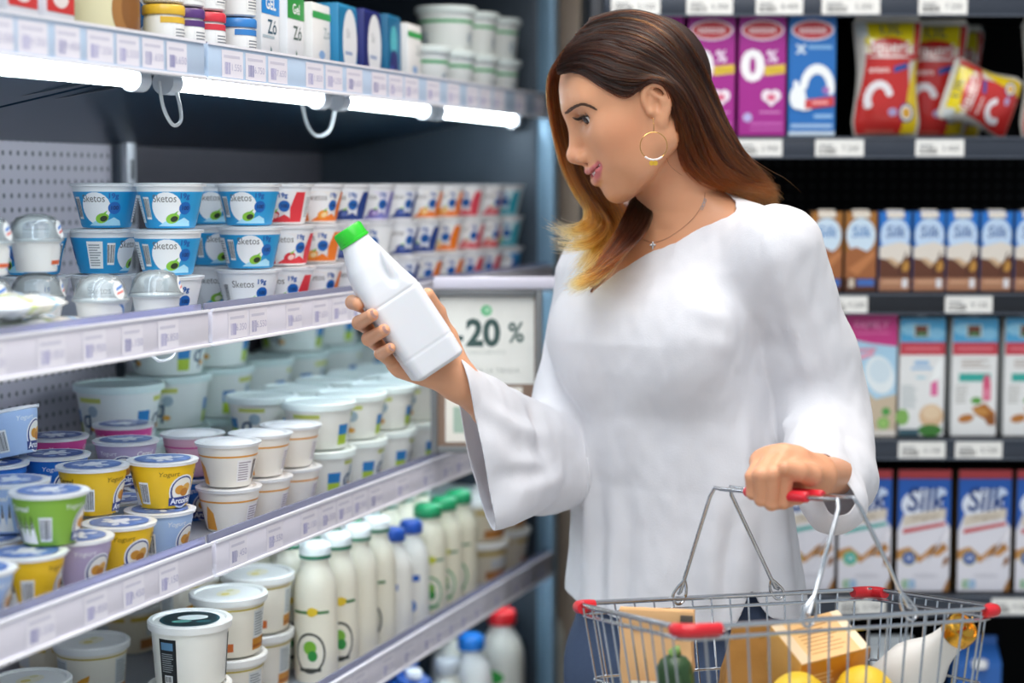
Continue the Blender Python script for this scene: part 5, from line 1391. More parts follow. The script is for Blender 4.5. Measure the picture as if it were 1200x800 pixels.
for c, (pxx, lab) in enumerate(((28, 'nearest the left picture edge'), (72, 'next to the brown container'))): RB.put(CP_(pxx, .03, zt_), 'white box with a red and blue label, '+lab+', top shelf', 'red and blue boxes on the top shelf', aisle(.1)).location.z = zt_+.0006
# ================================================================ GOODS ON THE DARK SHELVING
YG = YF+.014
def gx(p_): return P(p_, 300, YG).x
def gh(ytop, ybot): return P(600, ytop, YG).z-P(600, ybot, YG).z
def put_carton(pro, a, b, z, lab, grp, rz=0, dy=0): return pro.put(((gx(a)+gx(b))/2, YG+dy, z+.0006), lab, grp, rz)
def silk_big(stripe, badge):
    w_, h_ = gx(1122)-gx(1058), gh(551, 694)
    a = Art(); W = w_/2-.0012
    a.rect(-W, .001, W, h_-.001, '#1c57ae').rect(-W, h_-.016, W, h_-.001, '#b23a40').rect(-W, h_-.016, W, h_-.0135, '#7b2a34')
    a.ell(-.004, h_*.72, W*.78, h_*.125, '#dfe6f2', 30, .12).ell(.020, h_*.80, W*.38, h_*.05, '#c6d6ee', 20, .2)
    a.poly([(-W, .001), (W, .001), (W, h_*.52), (W*.7, h_*.62), (0, h_*.58), (-W*.75, h_*.64), (-W, h_*.50)], '#d9d9e2')
    a.text('Silk', .001, h_*.745, .056, '#123a7c', .022, .12, .82)
    a.poly([(-W*.8, h_*.535), (W*.82, h_*.605), (W*.82, h_*.685), (-W*.8, h_*.62)], '#cfc6b8').text('Vanilla' if stripe[0] == 'v' else 'Original', 0, h_*.61, .014, '#9a8a78', 0, .1, 1, .07)
    a.poly([(-W*.8, h_*.475), (W*.82, h_*.545), (W*.82, h_*.572), (-W*.8, h_*.51)], {'v': '#2fa39a', 'r': '#c0393c'}[stripe[0]])
    a.poly([(-W, h_*.34), (-W*.55, h_*.37), (-W*.1, h_*.29), (W*.35, h_*.38), (W*.8, h_*.40), (W*.95, h_*.35), (W*.6, h_*.29), (W*.2, h_*.30), (-W*.15, h_*.235), (-W*.6, h_*.30), (-W, h_*.26)], '#b98447')
    a.poly([(-W*.9, h_*.32), (-W*.45, h_*.34), (-W*.1, h_*.27), (-W*.5, h_*.31)], '#8a5a2a').poly([(W*.2, h_*.35), (W*.7, h_*.39), (W*.85, h_*.365), (W*.5, h_*.34)], '#8f5f2c')
    a.poly([(0, h_*.22), (W*.95, h_*.46), (W*.98, h_*.54), (W*.2, h_*.25)], '#eceaf0').poly([(W*.72, h_*.20), (W*.95, h_*.24), (W*.95, h_*.30), (W*.78, h_*.27)], '#8a5a2c').poly([(W*.75, .001), (W, .001), (W, h_*.12), (W*.86, h_*.06)], '#9a6a34')
    a.ell(-W*.55, h_*.275, .0125, .0125, '#d9d06a').ell(-W*.55, h_*.275, .0112, .0112, badge).text('30', -W*.55, h_*.275, .010, '#e8eef4', .02)
    a.ell(W*.1, h_*.13, W*.5, .004, '#c6c6d0', 20).rect(-W*.8, h_*.03, -W*.3, h_*.095, '#6f9fc8').rect(-W*.8, h_*.03, -W*.55, h_*.095, '#7fae6a').rect(-W*.7, h_*.05, -W*.35, h_*.075, '#b8cfe2')
    return plain_carton('plant_milk_carton', w_, .065, h_, '#2b2418', a, None, Art().rect(-.03, .002, .03, h_-.002, '#5a4a34'))
SB = {'v': silk_big('v', '#28a79c'), 'r': silk_big('r', '#1f4f9e')}
z = RS['fourth']
for k, a, b, lab in (('v', 930, 985, 'carton with a teal stripe, behind the basket arm'), ('v', 987, 1052, 'carton with a teal stripe beside the red striped pair'), ('r', 1058, 1122, 'blue carton with a red stripe, left of the pair'), ('r', 1128, 1194, 'blue carton with a red stripe, right of the pair'), ('r', 1198, 1263, 'blue carton with a red stripe, cut off by the right picture edge')):
    put_carton(SB[k], b-65, b, z, lab, 'large plant milk cartons')
def silk_small(kind):
    w_, h_ = gx(1068)-gx(1030.5), gh(248, 342); a = Art(); W = w_/2-.001
    top = '#1d6fc4' if kind == 'blue' else '#a06a2a'
    a.rect(-W, .001, W, h_-.001, top)
    a.ell(0, h_*.70, W*.95, h_*.22, '#bcd3ec' if kind == 'blue' else '#c8dcec', 28)
    a.text('Silk', 0, h_*.74, .027, '#1b4a8e' if kind == 'blue' else '#2a70b4', .01, .12, .85)
    if kind == 'blue':
        a.poly([(-W, .001), (W, .001), (W, h_*.58), (W*.3, h_*.62), (-W, h_*.56)], '#d9d2c8').poly([(-W, .001), (W, .001), (W, h_*.42), (W*.3, h_*.36), (-W*.2, h_*.42), (-W, h_*.40)], '#c2a482')
        a.poly([(-W, .001), (W, .001), (W, h_*.46), (W*.55, h_*.40), (W*.1, h_*.30), (-W*.5, h_*.40), (-W, h_*.42)], '#5e3420').ell(W*.65, h_*.32, W*.3, h_*.07, '#b8863a', 18).poly([(W*.2, h_*.2), (W*.7, h_*.50), (W*.78, h_*.50), (W*.4, h_*.2)], '#4a2616')
        a.rect(-W, .002, W, h_*.17, '#a9785a').rect(W*.5, h_*.05, W*.85, h_*.16, '#dfe0e4').rect(-W*.8, h_*.10, W*.4, h_*.14, '#c79a7a')
    else:
        a.poly([(-W, .001), (W, .001), (W, h_*.55), (W*.4, h_*.50), (-W*.3, h_*.56), (-W, h_*.50)], '#9a5e34').poly([(-W*.8, h_*.28), (W*.9, h_*.52), (W, h_*.46), (-W*.2, h_*.2)], '#b97848')
        a.rect(-W, .001, W, h_*.17, '#5a3424').rect(-W*.2, h_*.07, W*.9, h_*.155, '#3f6ab4').rect(-W*.75, h_*.05, -W*.4, h_*.16, '#cfc4b4')
    r = plain_carton('small_milk_carton', w_, .045, h_, '#3a2a20' if kind != 'blue' else '#2a4a80', a)
    mb = MB(); mb.box((0, .012, h_+.0012), (w_*.5, .018, .003), '#e6ded2', .0008); mb.build('foil_tab', PLASTIC, r.root)
    mb = MB(); mb.box((0, -.0012, h_-.006), (w_*.55, .0018, .009), '#e4ddd0', .0006); mb.build('straw_seal', PLASTIC, r.root)
    return r
SS = {'blue': silk_small('blue'), 'brown': silk_small('brown')}
z = RS['second']
for k, a, b, lab in (('brown', 950, 987, 'small brown carton touching her shoulder line'), ('brown', 990, 1027, 'small brown carton beside the small blue ones'), ('blue', 1030, 1067, 'small blue carton, first of the blue row'), ('blue', 1070, 1107, 'small blue carton, second of the blue row'),
                     ('blue', 1109, 1146, 'small blue carton, third of the blue row'), ('blue', 1149, 1186, 'small blue carton, fourth of the blue row'), ('blue', 1189, 1226, 'small blue carton cut off by the right picture edge')):
    put_carton(SS[k], a, b, z, lab, 'small cartons in a row')
# third shelf: pink topped box and almond drink cartons
w_, h_ = gx(1054)-gx(992), gh(366, 510); W = w_/2-.001
a = Art().rect(-W, .001, W, h_-.001, '#a9cfe6').poly([(-W, .001), (W, .001), (W, h_*.34), (W*.2, h_*.30), (-W*.4, h_*.42), (-W, h_*.48)], '#c4b49c').rect(-W, h_*.0, W, h_*.05, '#d9d4cc')
a.ell(W*.35, h_*.50, W*.55, h_*.16, '#e3ecf0', 28, .3).ell(W*.35, h_*.53, W*.42, h_*.10, '#cfe0ea', 24, .3).poly([(-W*.7, h_*.60), (W*.1, h_*.66), (W*.1, h_*.70), (-W*.7, h_*.64)], '#e0a0b8').poly([(-W*.7, h_*.68), (W*.2, h_*.70), (W*.2, h_*.72), (-W*.7, h_*.71)], '#d890a8')
a.poly([(-W, h_*.80), (0, h_*.755), (W, h_*.73), (W, h_-.001), (-W, h_-.001)], '#c93a86').text('FAMILY', 0, h_*.90, .0175, '#e58ab8', .02).rect(-W*.6, h_*.83, W*.7, h_*.845, '#dd6aa4')
a.ell(W*.62, h_*.20, W*.17, W*.17, '#4f9a4a').ell(W*.52, h_*.105, W*.24, W*.24, '#7fb45a').ell(W*.52, h_*.105, W*.16, W*.16, '#98c46e').rect(-W*.25, h_*.07, -W*.1, h_*.13, '#5a6aa8')
FB = plain_carton('cereal_drink_box', w_, .06, h_, '#8a6a74', a)
z = RS['third']; put_carton(FB, 992, 1054, z, 'pink topped box on the third shelf, beside her sleeve', None)
def almond(kind):
    w_, h_ = gx(1111)-gx(1057), gh(371, 510); W = w_/2-.001; a = Art()
    a.rect(-W, .001, W, h_-.001, '#e2e4e4').rect(-W, h_*.79, W, h_-.001, '#4fa4d2').ell(-W*.5, h_*.90, W*.5, h_*.05, '#8cc8e4', 18).ell(W*.6, h_*.86, W*.4, h_*.05, '#82bede', 18)
    a.rect(-W*.42, h_*.83, W*.30, h_*.94, '#b8c8cc').rect(-W*.34, h_*.84, W*.20, h_*.93, '#4a4a3a').rect(-W*.3, h_*.885, W*.16, h_*.92, '#7a3a2a').ell(-W*.05, h_*.86, W*.2, h_*.02, '#4f7a4a')
    a.rect(-W, h_*.685, W, h_*.79, '#c03a4a').rect(-W*.8, h_*.725, W*.8, h_*.75, '#d9707a')
    if kind == 'rice':
        a.rect(-W*.35, h_*.60, W*.3, h_*.635, '#8fb8dc').rect(-W*.5, h_*.56, W*.45, h_*.585, '#9fc0de').ell(-W*.05, h_*.495, W*.25, .0025, '#b0d0dc').lines(-W*.9, h_*.24, -W*.2, h_*.44, 8, '#a8b4b8')
        a.ell(W*.55, h_*.43, W*.15, h_*.085, '#d86a9c').rect(W*.4, h_*.34, W*.72, h_*.43, '#d86a9c').ell(W*.45, h_*.17, W*.55, h_*.10, '#d4b490', 26).ell(W*.45, h_*.20, W*.40, h_*.06, '#e0c8a8', 22)
        a.ell(-W*.85, h_*.16, W*.3, h_*.07, '#7fae5a', 18).ell(W*.4, h_*.05, W*.55, h_*.05, '#3f7a34', 20).rect(-W, .001, -W*.1, h_*.06, '#3a5a66')
    else:
        a.lines(-W*.6, h_*.58, W*.7, h_*.66, 3, '#a89a90').rect(-W*.7, h_*.46, W*.72, h_*.53, '#35a49a').lines(-W*.85, h_*.28, -W*.2, h_*.44, 6, '#b0b0ac')
        a.ell(W*.55, h_*.43, W*.18, h_*.09, '#d0567a').rect(W*.38, h_*.30, W*.74, h_*.43, '#d0567a').rect(W*.46, h_*.32, W*.66, h_*.40, '#e08aa4')
        a.ell(W*.1, h_*.30, W*.25, h_*.03, '#5a9a44', 14).poly([(-W*.1, h_*.24), (W*.5, h_*.28), (W*.95, h_*.20), (W*.98, h_*.09), (W*.5, h_*.14), (W*.1, h_*.18)], '#a86a2c').ell(-W*.35, h_*.15, W*.36, h_*.035, '#b47434', 18, .2).ell(W*.3, h_*.21, W*.36, h_*.03, '#c08844', 18, -.2).ell(W*.75, h_*.14, W*.22, h_*.05, '#8f5420', 18)
    a.poly([(W*.35, h_*.44), (W*.85, h_*.5), (W*.9, h_*.66), (W*.6, h_*.6)], '#eef2f2') if kind == 'rice' else None
    r = plain_carton('almond_milk_carton', w_, .06, h_, '#c9cccc', a, (0, .022, h_, .012, '#c2cad0'))
    return r
AM = {'rice': almond('rice'), 'almond': almond('almond')}
for k, a_, lab in (('rice', 1056, 'white carton with a red band and a rice bowl, beside the pink box'), ('almond', 1118, 'white carton with a red band and almonds, teal bar'), ('almond', 1180, 'white almond carton cut off by the right picture edge')):
    put_carton(AM[k], a_, a_+55, z, lab, 'white cartons on the third shelf')
# upper shelf: two magenta cartons, a blue one, milk pouches
def tall_carton(kind):
    w_, h_ = gx(918)-gx(863), gh(16, 158); W = w_/2-.001; a = Art()
    bg = '#a3238c' if kind == 'magenta' else '#1f6cb8'
    a.rect(-W, .001, W, h_-.001, bg)
    a.ell(0, h_*.875, W*.92, h_*.085, '#e9dfe4', 28).ell(0, h_*.875, W*.84, h_*.070, '#c2303a', 28)
    for q in range(7): a.ell(-W*.52+q*W*.17, h_*.872+.001*((q*3) % 3), W*.07, h_*.026, '#f2e4e4', 12).ell(-W*.52+q*W*.17, h_*.872, W*.03, h_*.014, '#c2303a', 10)
    if kind == 'magenta':
        a.text('0', -W*.42, h_*.57, .066, '#f4f2f4', .05, 0, 1.1).text('%', W*.42, h_*.655, .026, '#e9d6e8', .03)
        a.poly([(W*.10, h_*.50), (W*.98, h_*.52), (W*.98, h_*.595), (W*.10, h_*.575)], '#e2c23a').rect(W*.2, h_*.535, W*.9, h_*.55, '#b89a2a')
        a.ell(W*.22, h_*.335, W*.24, h_*.05, '#efe4ec', 18).ell(W*.58, h_*.335, W*.24, h_*.05, '#efe4ec', 18).poly([(W*.02, h_*.315), (W*.8, h_*.315), (W*.4, h_*.245)], '#efe4ec').ell(W*.4, h_*.32, W*.2, h_*.03, '#d86a8a', 16)
        a.ell(-W*.62, h_*.155, W*.2, h_*.038, '#b7aee0', 16).rect(-W*.1, h_*.19, W*.8, h_*.205, '#cf86c2').rect(-W*.5, h_*.09, W*.9, h_*.115, '#c060b0').rect(-W*.5, h_*.05, W*.9, h_*.065, '#c060b0')
    else:
        a.text('x', -W*.5, h_*.73, .03, '#cfe0ee', .03).rect(-W*.2, h_*.72, W*.85, h_*.75, '#7fb0dc')
        for q in range(15):
            t = -.6+q*.22; a.ell(W*.22+W*.62*math.cos(t+.5)*.95, h_*.40+h_*.155*math.sin(t+.5), W*.17, h_*.042, '#f0f4f6', 14)
        a.ell(-W*.62, h_*.32, W*.36, h_*.10, '#eef3f6', 20).ell(-W*.3, h_*.26, W*.4, h_*.05, '#eef3f6', 20).ell(-W*.7, h_*.43, W*.12, h_*.03, '#eef3f6')
        a.poly([(-W*.3, h_*.225), (W*.95, h_*.25), (W*.95, h_*.33), (-W*.3, h_*.30)], '#c83a40').rect(0, h_*.265, W*.7, h_*.29, '#e8a0a0').ell(W*.6, h_*.38, W*.16, h_*.03, '#9f6ab0')
        a.rect(-W, .001, W, h_*.04, '#c0d2e2').rect(W*.1, h_*.15, W*.9, h_*.18, '#8fb8e0').rect(-W*.9, h_*.07, W*.9, h_*.10, '#a0c0e2')
    side = Art().rect(-.028, .002, .028, h_-.002, '#16335e' if kind == 'blue' else '#7a1a6a').rect(-.02, h_*.6, .02, h_*.8, '#2a5a94' if kind == 'blue' else '#9a3a8a').rect(-.02, .01, .004, h_*.14, '#b8b8b8')
    return plain_carton('milk_carton', w_, .06, h_, bg, a, None, side)
TCN = {'magenta': tall_carton('magenta'), 'blue': tall_carton('blue')}
z = RS['upper']
for k, a_, lab in (('magenta', 744, 'magenta milk carton farthest left, behind her hair'), ('magenta', 804, 'magenta milk carton partly behind her hair'), ('magenta', 863, 'magenta milk carton beside the blue one'), ('blue', 921, 'tall blue milk carton with a white splash, beside the pouches')):
    put_carton(TCN[k], a_, a_+55, z, lab, 'tall cartons on the upper shelf')
def pouch(dark):
    w_, h_ = gx(1082)-gx(1000), gh(22, 159); root = empty('milk_pouch'); root['category'] = 'pouch'
    W = w_/2
    def edge(v): return W*(.93+.07*math.cos(v/h_*6.0))*(1-.10*max(0, (.12-v/h_)/.12))
    def bul(u, v):
        x, y = abs(u)/W, v/h_
        return .030*max(0, 1-x**2.2)**.6*(max(0, math.sin(math.pi*min(1, max(0, y*1.0)))))**.45+.0012*math.sin(40*u+60*v)*max(0, 1-x)
    mb = MB(); n, m = 22, 30
    base = '#d8d4cc'
    for sg in (-1, 1):
        vs = []
        for i in range(n+1):
            for j in range(m+1):
                v = h_*j/m; u = (i/n*2-1)*edge(v); vs.append((u, sg*bul(u/edge(v)*W, v)*1.0+.034, v))
        mb.add(vs, [(i*(m+1)+j, (i+1)*(m+1)+j, (i+1)*(m+1)+j+1, i*(m+1)+j+1) for i in range(n) for j in range(m)], base)
    a = Art()
    a.poly([(-W*.94, h_*.02), (W*.55, h_*.02), (W*.66, h_*.3), (W*.60, h_*.62), (W*.80, h_*.72), (-W*.72, h_*.72), (-W*.94, h_*.3)], '#c22a26')
    a.rect(-W*.72, h_*.72, W*.72, h_*.985, '#e3cf1e').rect(-W*.92, h_*.86, -W*.62, h_*.985, '#c9d0d0').poly([(W*.36, h_*.02), (W*.86, h_*.03), (W*.92, h_*.72), (W*.60, h_*.40)], '#e2c21c').poly([(W*.70, h_*.66), (W*.92, h_*.66), (W*.92, h_*.985), (W*.76, h_*.985)], '#c2352a')
    a.text('1,1L', 0, h_*.92, .022, '#2a3a6a', .02).rect(-W*.1, h_*.955, W*.3, h_*.965, '#4a5a7a')
    a.ell(0, h_*.765, W*.62, h_*.09, '#c22a26', 26).text('alquería', -W*.04, h_*.765, .031, '#f6f0ea', .012, .1, .92).ell(-W*.02, h_*.685, W*.66, .0022, '#eadcd8', 22)
    a.text('entera', -W*.36, h_*.575, .014, '#efd8d4', .02).poly([(W*.10, h_*.545), (W*.56, h_*.585), (W*.56, h_*.635), (W*.10, h_*.60)], '#2a4a94')
    for q in range(10):
        t = .4+q*.36; a.ell(-W*.34+W*.34*math.cos(t), h_*.33+h_*.12*math.sin(t), W*.12, h_*.035, '#ece8ec', 12)
    a.ell(W*.52, h_*.205, W*.235, h_*.082, '#24408a', 24).ell(W*.52, h_*.205, W*.19, h_*.067, '#f0efe8', 24).ell(W*.52, h_*.205, W*.13, h_*.045, '#e0a83a', 20).ell(W*.10, h_*.21, W*.14, h_*.035, '#b0a4d0', 16)
    a.rect(-W*.66, h_*.03, W*.2, h_*.055, '#d86a5a')
    bm_u = .006
    # lay the artwork on the bulging front
    for it in range(len(a.it)): pass
    def mp(u, v, o): return (u*edge(v)/W/.985, .034-bul(u, v)-o*2-.0004, v)
    # split finely so it follows the bulge
    fine = Art()
    for vs, fs, c in a.it:
        bm = bmesh.new(); bv = [bm.verts.new((x, y, 0)) for x, y in vs]
        for f in fs:
            try: bm.faces.new([bv[k] for k in f])
            except ValueError: pass
        bmesh.ops.triangulate(bm, faces=list(bm.faces))
        y0, y1 = min(v[1] for v in vs), max(v[1] for v in vs); k = math.ceil(y0/.008+1e-6)
        while k*.008 < y1-1e-6:
            bmesh.ops.bisect_plane(bm, geom=list(bm.verts)+list(bm.edges)+list(bm.faces), plane_co=(0, k*.008, 0), plane_no=(0, 1, 0)); k += 1
        bm.verts.index_update(); fine.it.append(([(v.co.x, v.co.y) for v in bm.verts], [[v.index for v in f.verts] for f in bm.faces], c)); bm.free()
    fine.emit(mb, mp, .007, .0004, .00008)
    mb.build('pouch_body', MATS['glossy_film'], root)
    mb = MB(); mb.box((0, .034, h_+.003), (w_*.92, .0016, .012), '#d9d6cc', .0005); mb.build('seal_top', MATS['glossy_film'], root)
    return Proto(root)
PO = pouch(False)
o = put_carton(PO, 1000, 1082, z, 'red and yellow milk pouch standing at the front', 'milk pouches', 0.0, .006)
o = put_carton(PO, 1066, 1140, z, 'red and yellow milk pouch half behind the front one', 'milk pouches', -.12, .066)
o = put_carton(PO, 1108, 1190, z, 'red milk pouch deepest in the shelf, in shadow', 'milk pouches', .1, .17)
o = PO.put((gx(1160), YG+.02, z+.041), 'red and yellow milk pouch lying on its side', 'milk pouches', 0); o.rotation_euler = (.0, math.radians(-72), .10); o.scale = (.92, .92, .62); o.location = (gx(1196), YG+.018, z+.046)
o = PO.put((gx(1246), YG+.03, z+.0006), 'red and yellow milk pouch cut off by the right picture edge', 'milk pouches', .15)
# foot shelf: three cartons seen past the basket
z = RS['foot']
hF = P(600, 752, YG).z-z
a = Art().rect(-.034, .02, .034, hF*.82, '#2a62ae').rect(-.026, hF*.42, .026, hF*.70, '#e6e6e6').rect(-.02, hF*.58, .02, hF*.67, '#d8842a').text('LECHE', 0, hF*.5, .014, '#4a5a6a', .02).ell(0, hF*.25, .024, .04, '#e4e8ea', 20)
PB = plain_carton('milk_carton', .075, .07, hF, '#2a62ae', a, (0, .0, hF*.83, .013, '#e6e8ea'), gable=True)
put_carton(PB, 1133, 1187, z, 'blue carton with a white cap behind the basket corner', None)
a = Art().rect(-.034, .02, .034, hF*.82, '#d9e2e8').rect(-.034, hF*.70, .034, hF*.82, '#2f8a4a').rect(-.03, hF*.4, .03, hF*.6, '#3a8ac0')
PC2 = plain_carton('milk_carton', .075, .07, hF, '#dfe6ea', a, (0, .0, hF*.83, .013, '#e6e8ea'), gable=True)
put_carton(PC2, 1030, 1086, z, 'white and green carton seen through the basket wires', None)
a = Art().rect(-.034, .02, .034, hF*.82, '#5a2a24').rect(-.03, hF*.6, .03, hF*.74, '#c87a2a').rect(-.03, hF*.3, .03, hF*.5, '#e0d8c8')
PD = plain_carton('milk_carton', .075, .07, hF, '#4a2420', a, (0, .0, hF*.83, .013, '#e6e8ea'), gable=True)
put_carton(PD, 972, 1026, z, 'dark red carton seen through the basket wires', None)
# ================================================================ THE BOTTLE IN HER HAND
MILK = mk('milk_plastic', .32, var=.01, sss=.12, spec=.5)
bup = Vector((-105, 0, 161)).normalized(); brt = Vector((bup.z, 0, -bup.x)); bbk = Vector((0, 1, 0))
bup = (bup+Vector((0, -.02, 0))).normalized()
Bo = P(514, 431, 2.032)
rotb = math.radians(12)
br2 = (brt*math.cos(rotb)+bbk*math.sin(rotb)); bb2 = bup.cross(br2)
BM4 = Matrix((br2, bb2, bup)).transposed().to_4x4(); BM4.translation = Bo
zz = np.array([0, .004, .030, .1000, .110, .125, .148, .166, .178, .184])
wl_ = np.array([.031, .0335, .0345, .0345, .0345, .0340, .0305, .0235, .0185, .0180])
wr_ = np.array([.031, .0335, .0345, .0345, .0320, .0285, .0240, .0205, .0180, .0180])
wd_ = np.array([.030, .0325, .0330, .0330, .0325, .0310, .0270, .0220, .0182, .0180])
rc_ = np.array([.010, .012, .012, .012, .014, .017, .020, .020, .0178, .0175])
def bottle_sdf(X, Y, Z):
    g = lambda a: np.interp(Z, zz, a)
    gr = .0009*np.exp(-((Z-.1005)/.0016)**2)+.0006*np.exp(-((Z-.030)/.0014)**2)
    l, r_, d, rc = g(wl_)-gr, g(wr_)-gr, g(wd_)-gr, g(rc_)
    cx = (r_-l)/2; hx = (r_+l)/2; rc = np.minimum(rc, np.minimum(hx, d))
    qx = np.abs(X-cx)-hx+rc; qy = np.abs(Y)-d+rc
    dd = np.sqrt(np.maximum(qx, 0)**2+np.maximum(qy, 0)**2)+np.minimum(np.maximum(qx, qy), 0)-rc
    dz = np.maximum(-Z, Z-.184); k = .006; h = np.maximum(k-np.abs(dd-dz), 0)/k
    return np.maximum(dd, dz)+h*h*k*.25
GBt = Grid((-.042, -.040, -.006), (.042, .040, .190), .0013)
GBt.op((bottle_sdf, (-.036, -.034, 0), (.036, .034, .184)), 0)
tl_ = math.radians(-13)
Rg = np.array([[math.cos(tl_), 0, -math.sin(tl_)], [0, 1, 0], [math.sin(tl_), 0, math.cos(tl_)]])
for sg in (-1, 1):
    GBt.op(ell3((.0135, sg*.0335, .138), (.0095, .0105, .0270), Rg), .004, 's')
    GBt.op(ell3((.0140, sg*.0240, .138), (.0050, .0060, .0190), Rg), .005)
MV, MQ = GBt.mesh()
milk = thing('milk_bottle', 'white plastic milk bottle with a green cap, held up in her hand', 'bottle', Bo)
def child_of(o, root):
    o.parent = root; o.matrix_parent_inverse = Matrix.Translation(-Vector(root.location)); return o
MV = np.array([tuple(BM4 @ Vector(v)) for v in MV.tolist()])
child_of(np_obj('bottle_body', MV, fix(MV, MQ), np.array(lin('#dfe0e4')), MILK), milk)
mb = MB(); cr = .0185
mb.lathe([(cr*.98, .180), (cr*1.06, .1805), (cr*1.06, .1835), (cr, .184), (cr, .196), (cr*.94, .1985), (cr*.80, .1992), (.0001, .1992)], '#2fc42f', 64, xf=BM4, wob=lambda a_, z_: 1+.012*math.cos(a_*32) if .1838 < z_ < .1965 else 1)
child_of(mb.build('cap', PLASTIC), milk)
mb = MB(); a = Art().rect(-.010, .036, .010, .064, '#e4e6ea').bars(-.008, .040, .008, .062, 14, '#4a5058'); a.it = [([(y_, x_) for x_, y_ in v], f, c) for v, f, c in a.it]
Art.emit(a, mb, lambda u, v, o_: tuple(BM4 @ Vector((-.0346-o_, v, u)))); child_of(mb.build('bar_code_label', PRINT), milk)
# ================================================================ BASKET
def Pb(x, y, Y): return P(x, y, Y-.11)
RED = '#d2232e'
cor = [Pb(673, 707, 2.06), Pb(800, 736, 1.80), Pb(1172, 712, 1.98), Pb(1022, 690, 2.24)]     # left, front, right, back
cen = sum(cor, Vector())/4
bn = ((cor[2]-cor[0]).cross(cor[3]-cor[1])).normalized(); bn = bn if bn.z > 0 else -bn
basket = thing('shopping_basket', 'chrome wire shopping basket with red corner grips, hanging from her hand', 'basket', cen-bn*.19)
bc = lambda o: child_of(o, basket)
def level(dn, ins):
    c = cen-bn*dn
    return [c+(p-cen)*ins for p in cor]
def loop(cs, rad=.022, n=5):
    out = []
    for i in range(4):
        p, a_, b_ = cs[i], cs[i-1], cs[(i+1) % 4]
        u, v = (a_-p).normalized(), (b_-p).normalized()
        for k in range(n+1):
            t = k/n; out.append((p+u*rad)*(1-t)**2+2*t*(1-t)*(p+(u+v)*rad*.12)+(p+v*rad)*t*t)
    return out
mb = MB(); mb.tube(loop(cor), .0030, '#c9ccd0', 10, closed=True); bc(mb.build('rim', CHROME))
mb = MB(); L1 = level(.012, .985); mb.tube(loop(L1), .0022, '#c9ccd0', 8, closed=True); bc(mb.build('lower_rim', CHROME))
for dn, ins in ((.085, .935),):
    mb = MB(); mb.tube(loop(level(dn, ins)), .0018, '#c4c7cb', 8, closed=True); bc(mb.build('middle_hoop', CHROME))
mb = MB(); mb.tube(loop(level(.19, .86)), .0026, '#c4c7cb', 8, closed=True); bc(mb.build('bottom_hoop', CHROME))
lo_, up_ = level(.19, .86), cor
for i in range(4):
    a0, a1, b0, b1 = up_[i], up_[(i+1) % 4], lo_[i], lo_[(i+1) % 4]
    n = 10 if i % 2 == 0 else 15
    for k in range(n):
        t = (k+1)/(n+1)
        mb = MB(); p, q = a0.lerp(a1, t), b0.lerp(b1, t); mb.tube([p, p.lerp(q, .5), q], .0013, '#c4c7cb', 6)
        bc(mb.build('wire', CHROME))
for i in range(4):
    p, a_, b_ = cor[i], cor[i-1], cor[(i+1) % 4]; u, v = (a_-p).normalized(), (b_-p).normalized()
    la, lb = ((.026, .026), (.020, .045), (.022, .022), (.030, .030))[i]
    path = [p+u*la]+[(p+u*.018)*(1-t)**2+2*t*(1-t)*p+(p+v*.018)*t*t for t in (0, .25, .5, .75, 1)]+[p+v*lb]
    path = [q-bn*.003 for q in path]
    mb = MB(); mb.tube(path, [.0066]+[.0072]*(len(path)-2)+[.0066], RED, 14); o = bc(mb.build('corner_grip', PLASTIC)); o['label'] = 'red plastic corner grip'
mb = MB(); ll = level(.19, .86)
for k in range(14):
    t = (k+1)/15; mb.tube([ll[0].lerp(ll[3], t), ll[1].lerp(ll[2], t)], .0013, '#c4c7cb', 6)
for k in range(5):
    t = (k+1)/6; mb.tube([ll[0].lerp(ll[1], t)+bn*.002, ll[3].lerp(ll[2], t)+bn*.002], .0013, '#c4c7cb', 6)
bc(mb.build('bottom_grid', CHROME))
for (bx, fx, tl, trp) in ((.33, .37, (835, 572, 2.075), (985, 586, 1.905)), (.665, .70, (853, 571, 2.090), (1003, 584, 1.922))):
    pb = cor[0].lerp(cor[3], bx); pf_ = cor[1].lerp(cor[2], fx); t1, t2 = Pb(*tl), Pb(*trp)
    ds = (pf_-pb).normalized(); ax = (cor[2]-cor[1]).normalized()
    mb = MB()
    pts = [pb+bn*.006]+[pb.lerp(t1, k) for k in (.06, .5, .93)]+[t1+(t2-t1)*.02+Vector((0, 0, .001)), t1.lerp(t2, .08)]+[t1.lerp(t2, .5), t1.lerp(t2, .92)]+[t2-(t2-t1)*.02+Vector((0, 0, .001)), t2.lerp(pf_, .07), t2.lerp(pf_, .5), t2.lerp(pf_, .94), pf_+bn*.006]
    mb.tube(pts, .0024, '#c9ccd0', 10)
    h = bc(mb.build('handle', CHROME))
    for q, tt in ((pb, t1), (pf_, t2)):
        mb = MB(); dr = (tt-q).normalized()
        lp = [q+dr*.028+ax*.001, q+dr*.016-ax*.006, q+dr*.004-ax*.009, q-bn*.0052-ax*.004, q-bn*.0056+ax*.004, q+dr*.004+ax*.009, q+dr*.016+ax*.006, q+dr*.028]
        mb.tube(bez(lp, 4), .0019, '#c9ccd0', 8); o = mb.build('hook', CHROME); o.parent = h
    mb = MB(); g0, g1 = t1.lerp(t2, .28), t1.lerp(t2, .76)
    mb.tube([g0, g0.lerp(g1, .02), g0.lerp(g1, .5), g0.lerp(g1, .98), g1], [.0050, .0062, .0064, .0062, .0050], '#dc2a38', 14); o = mb.build('grip', PLASTIC); o.parent = h; o['label'] = 'red plastic handle grip'
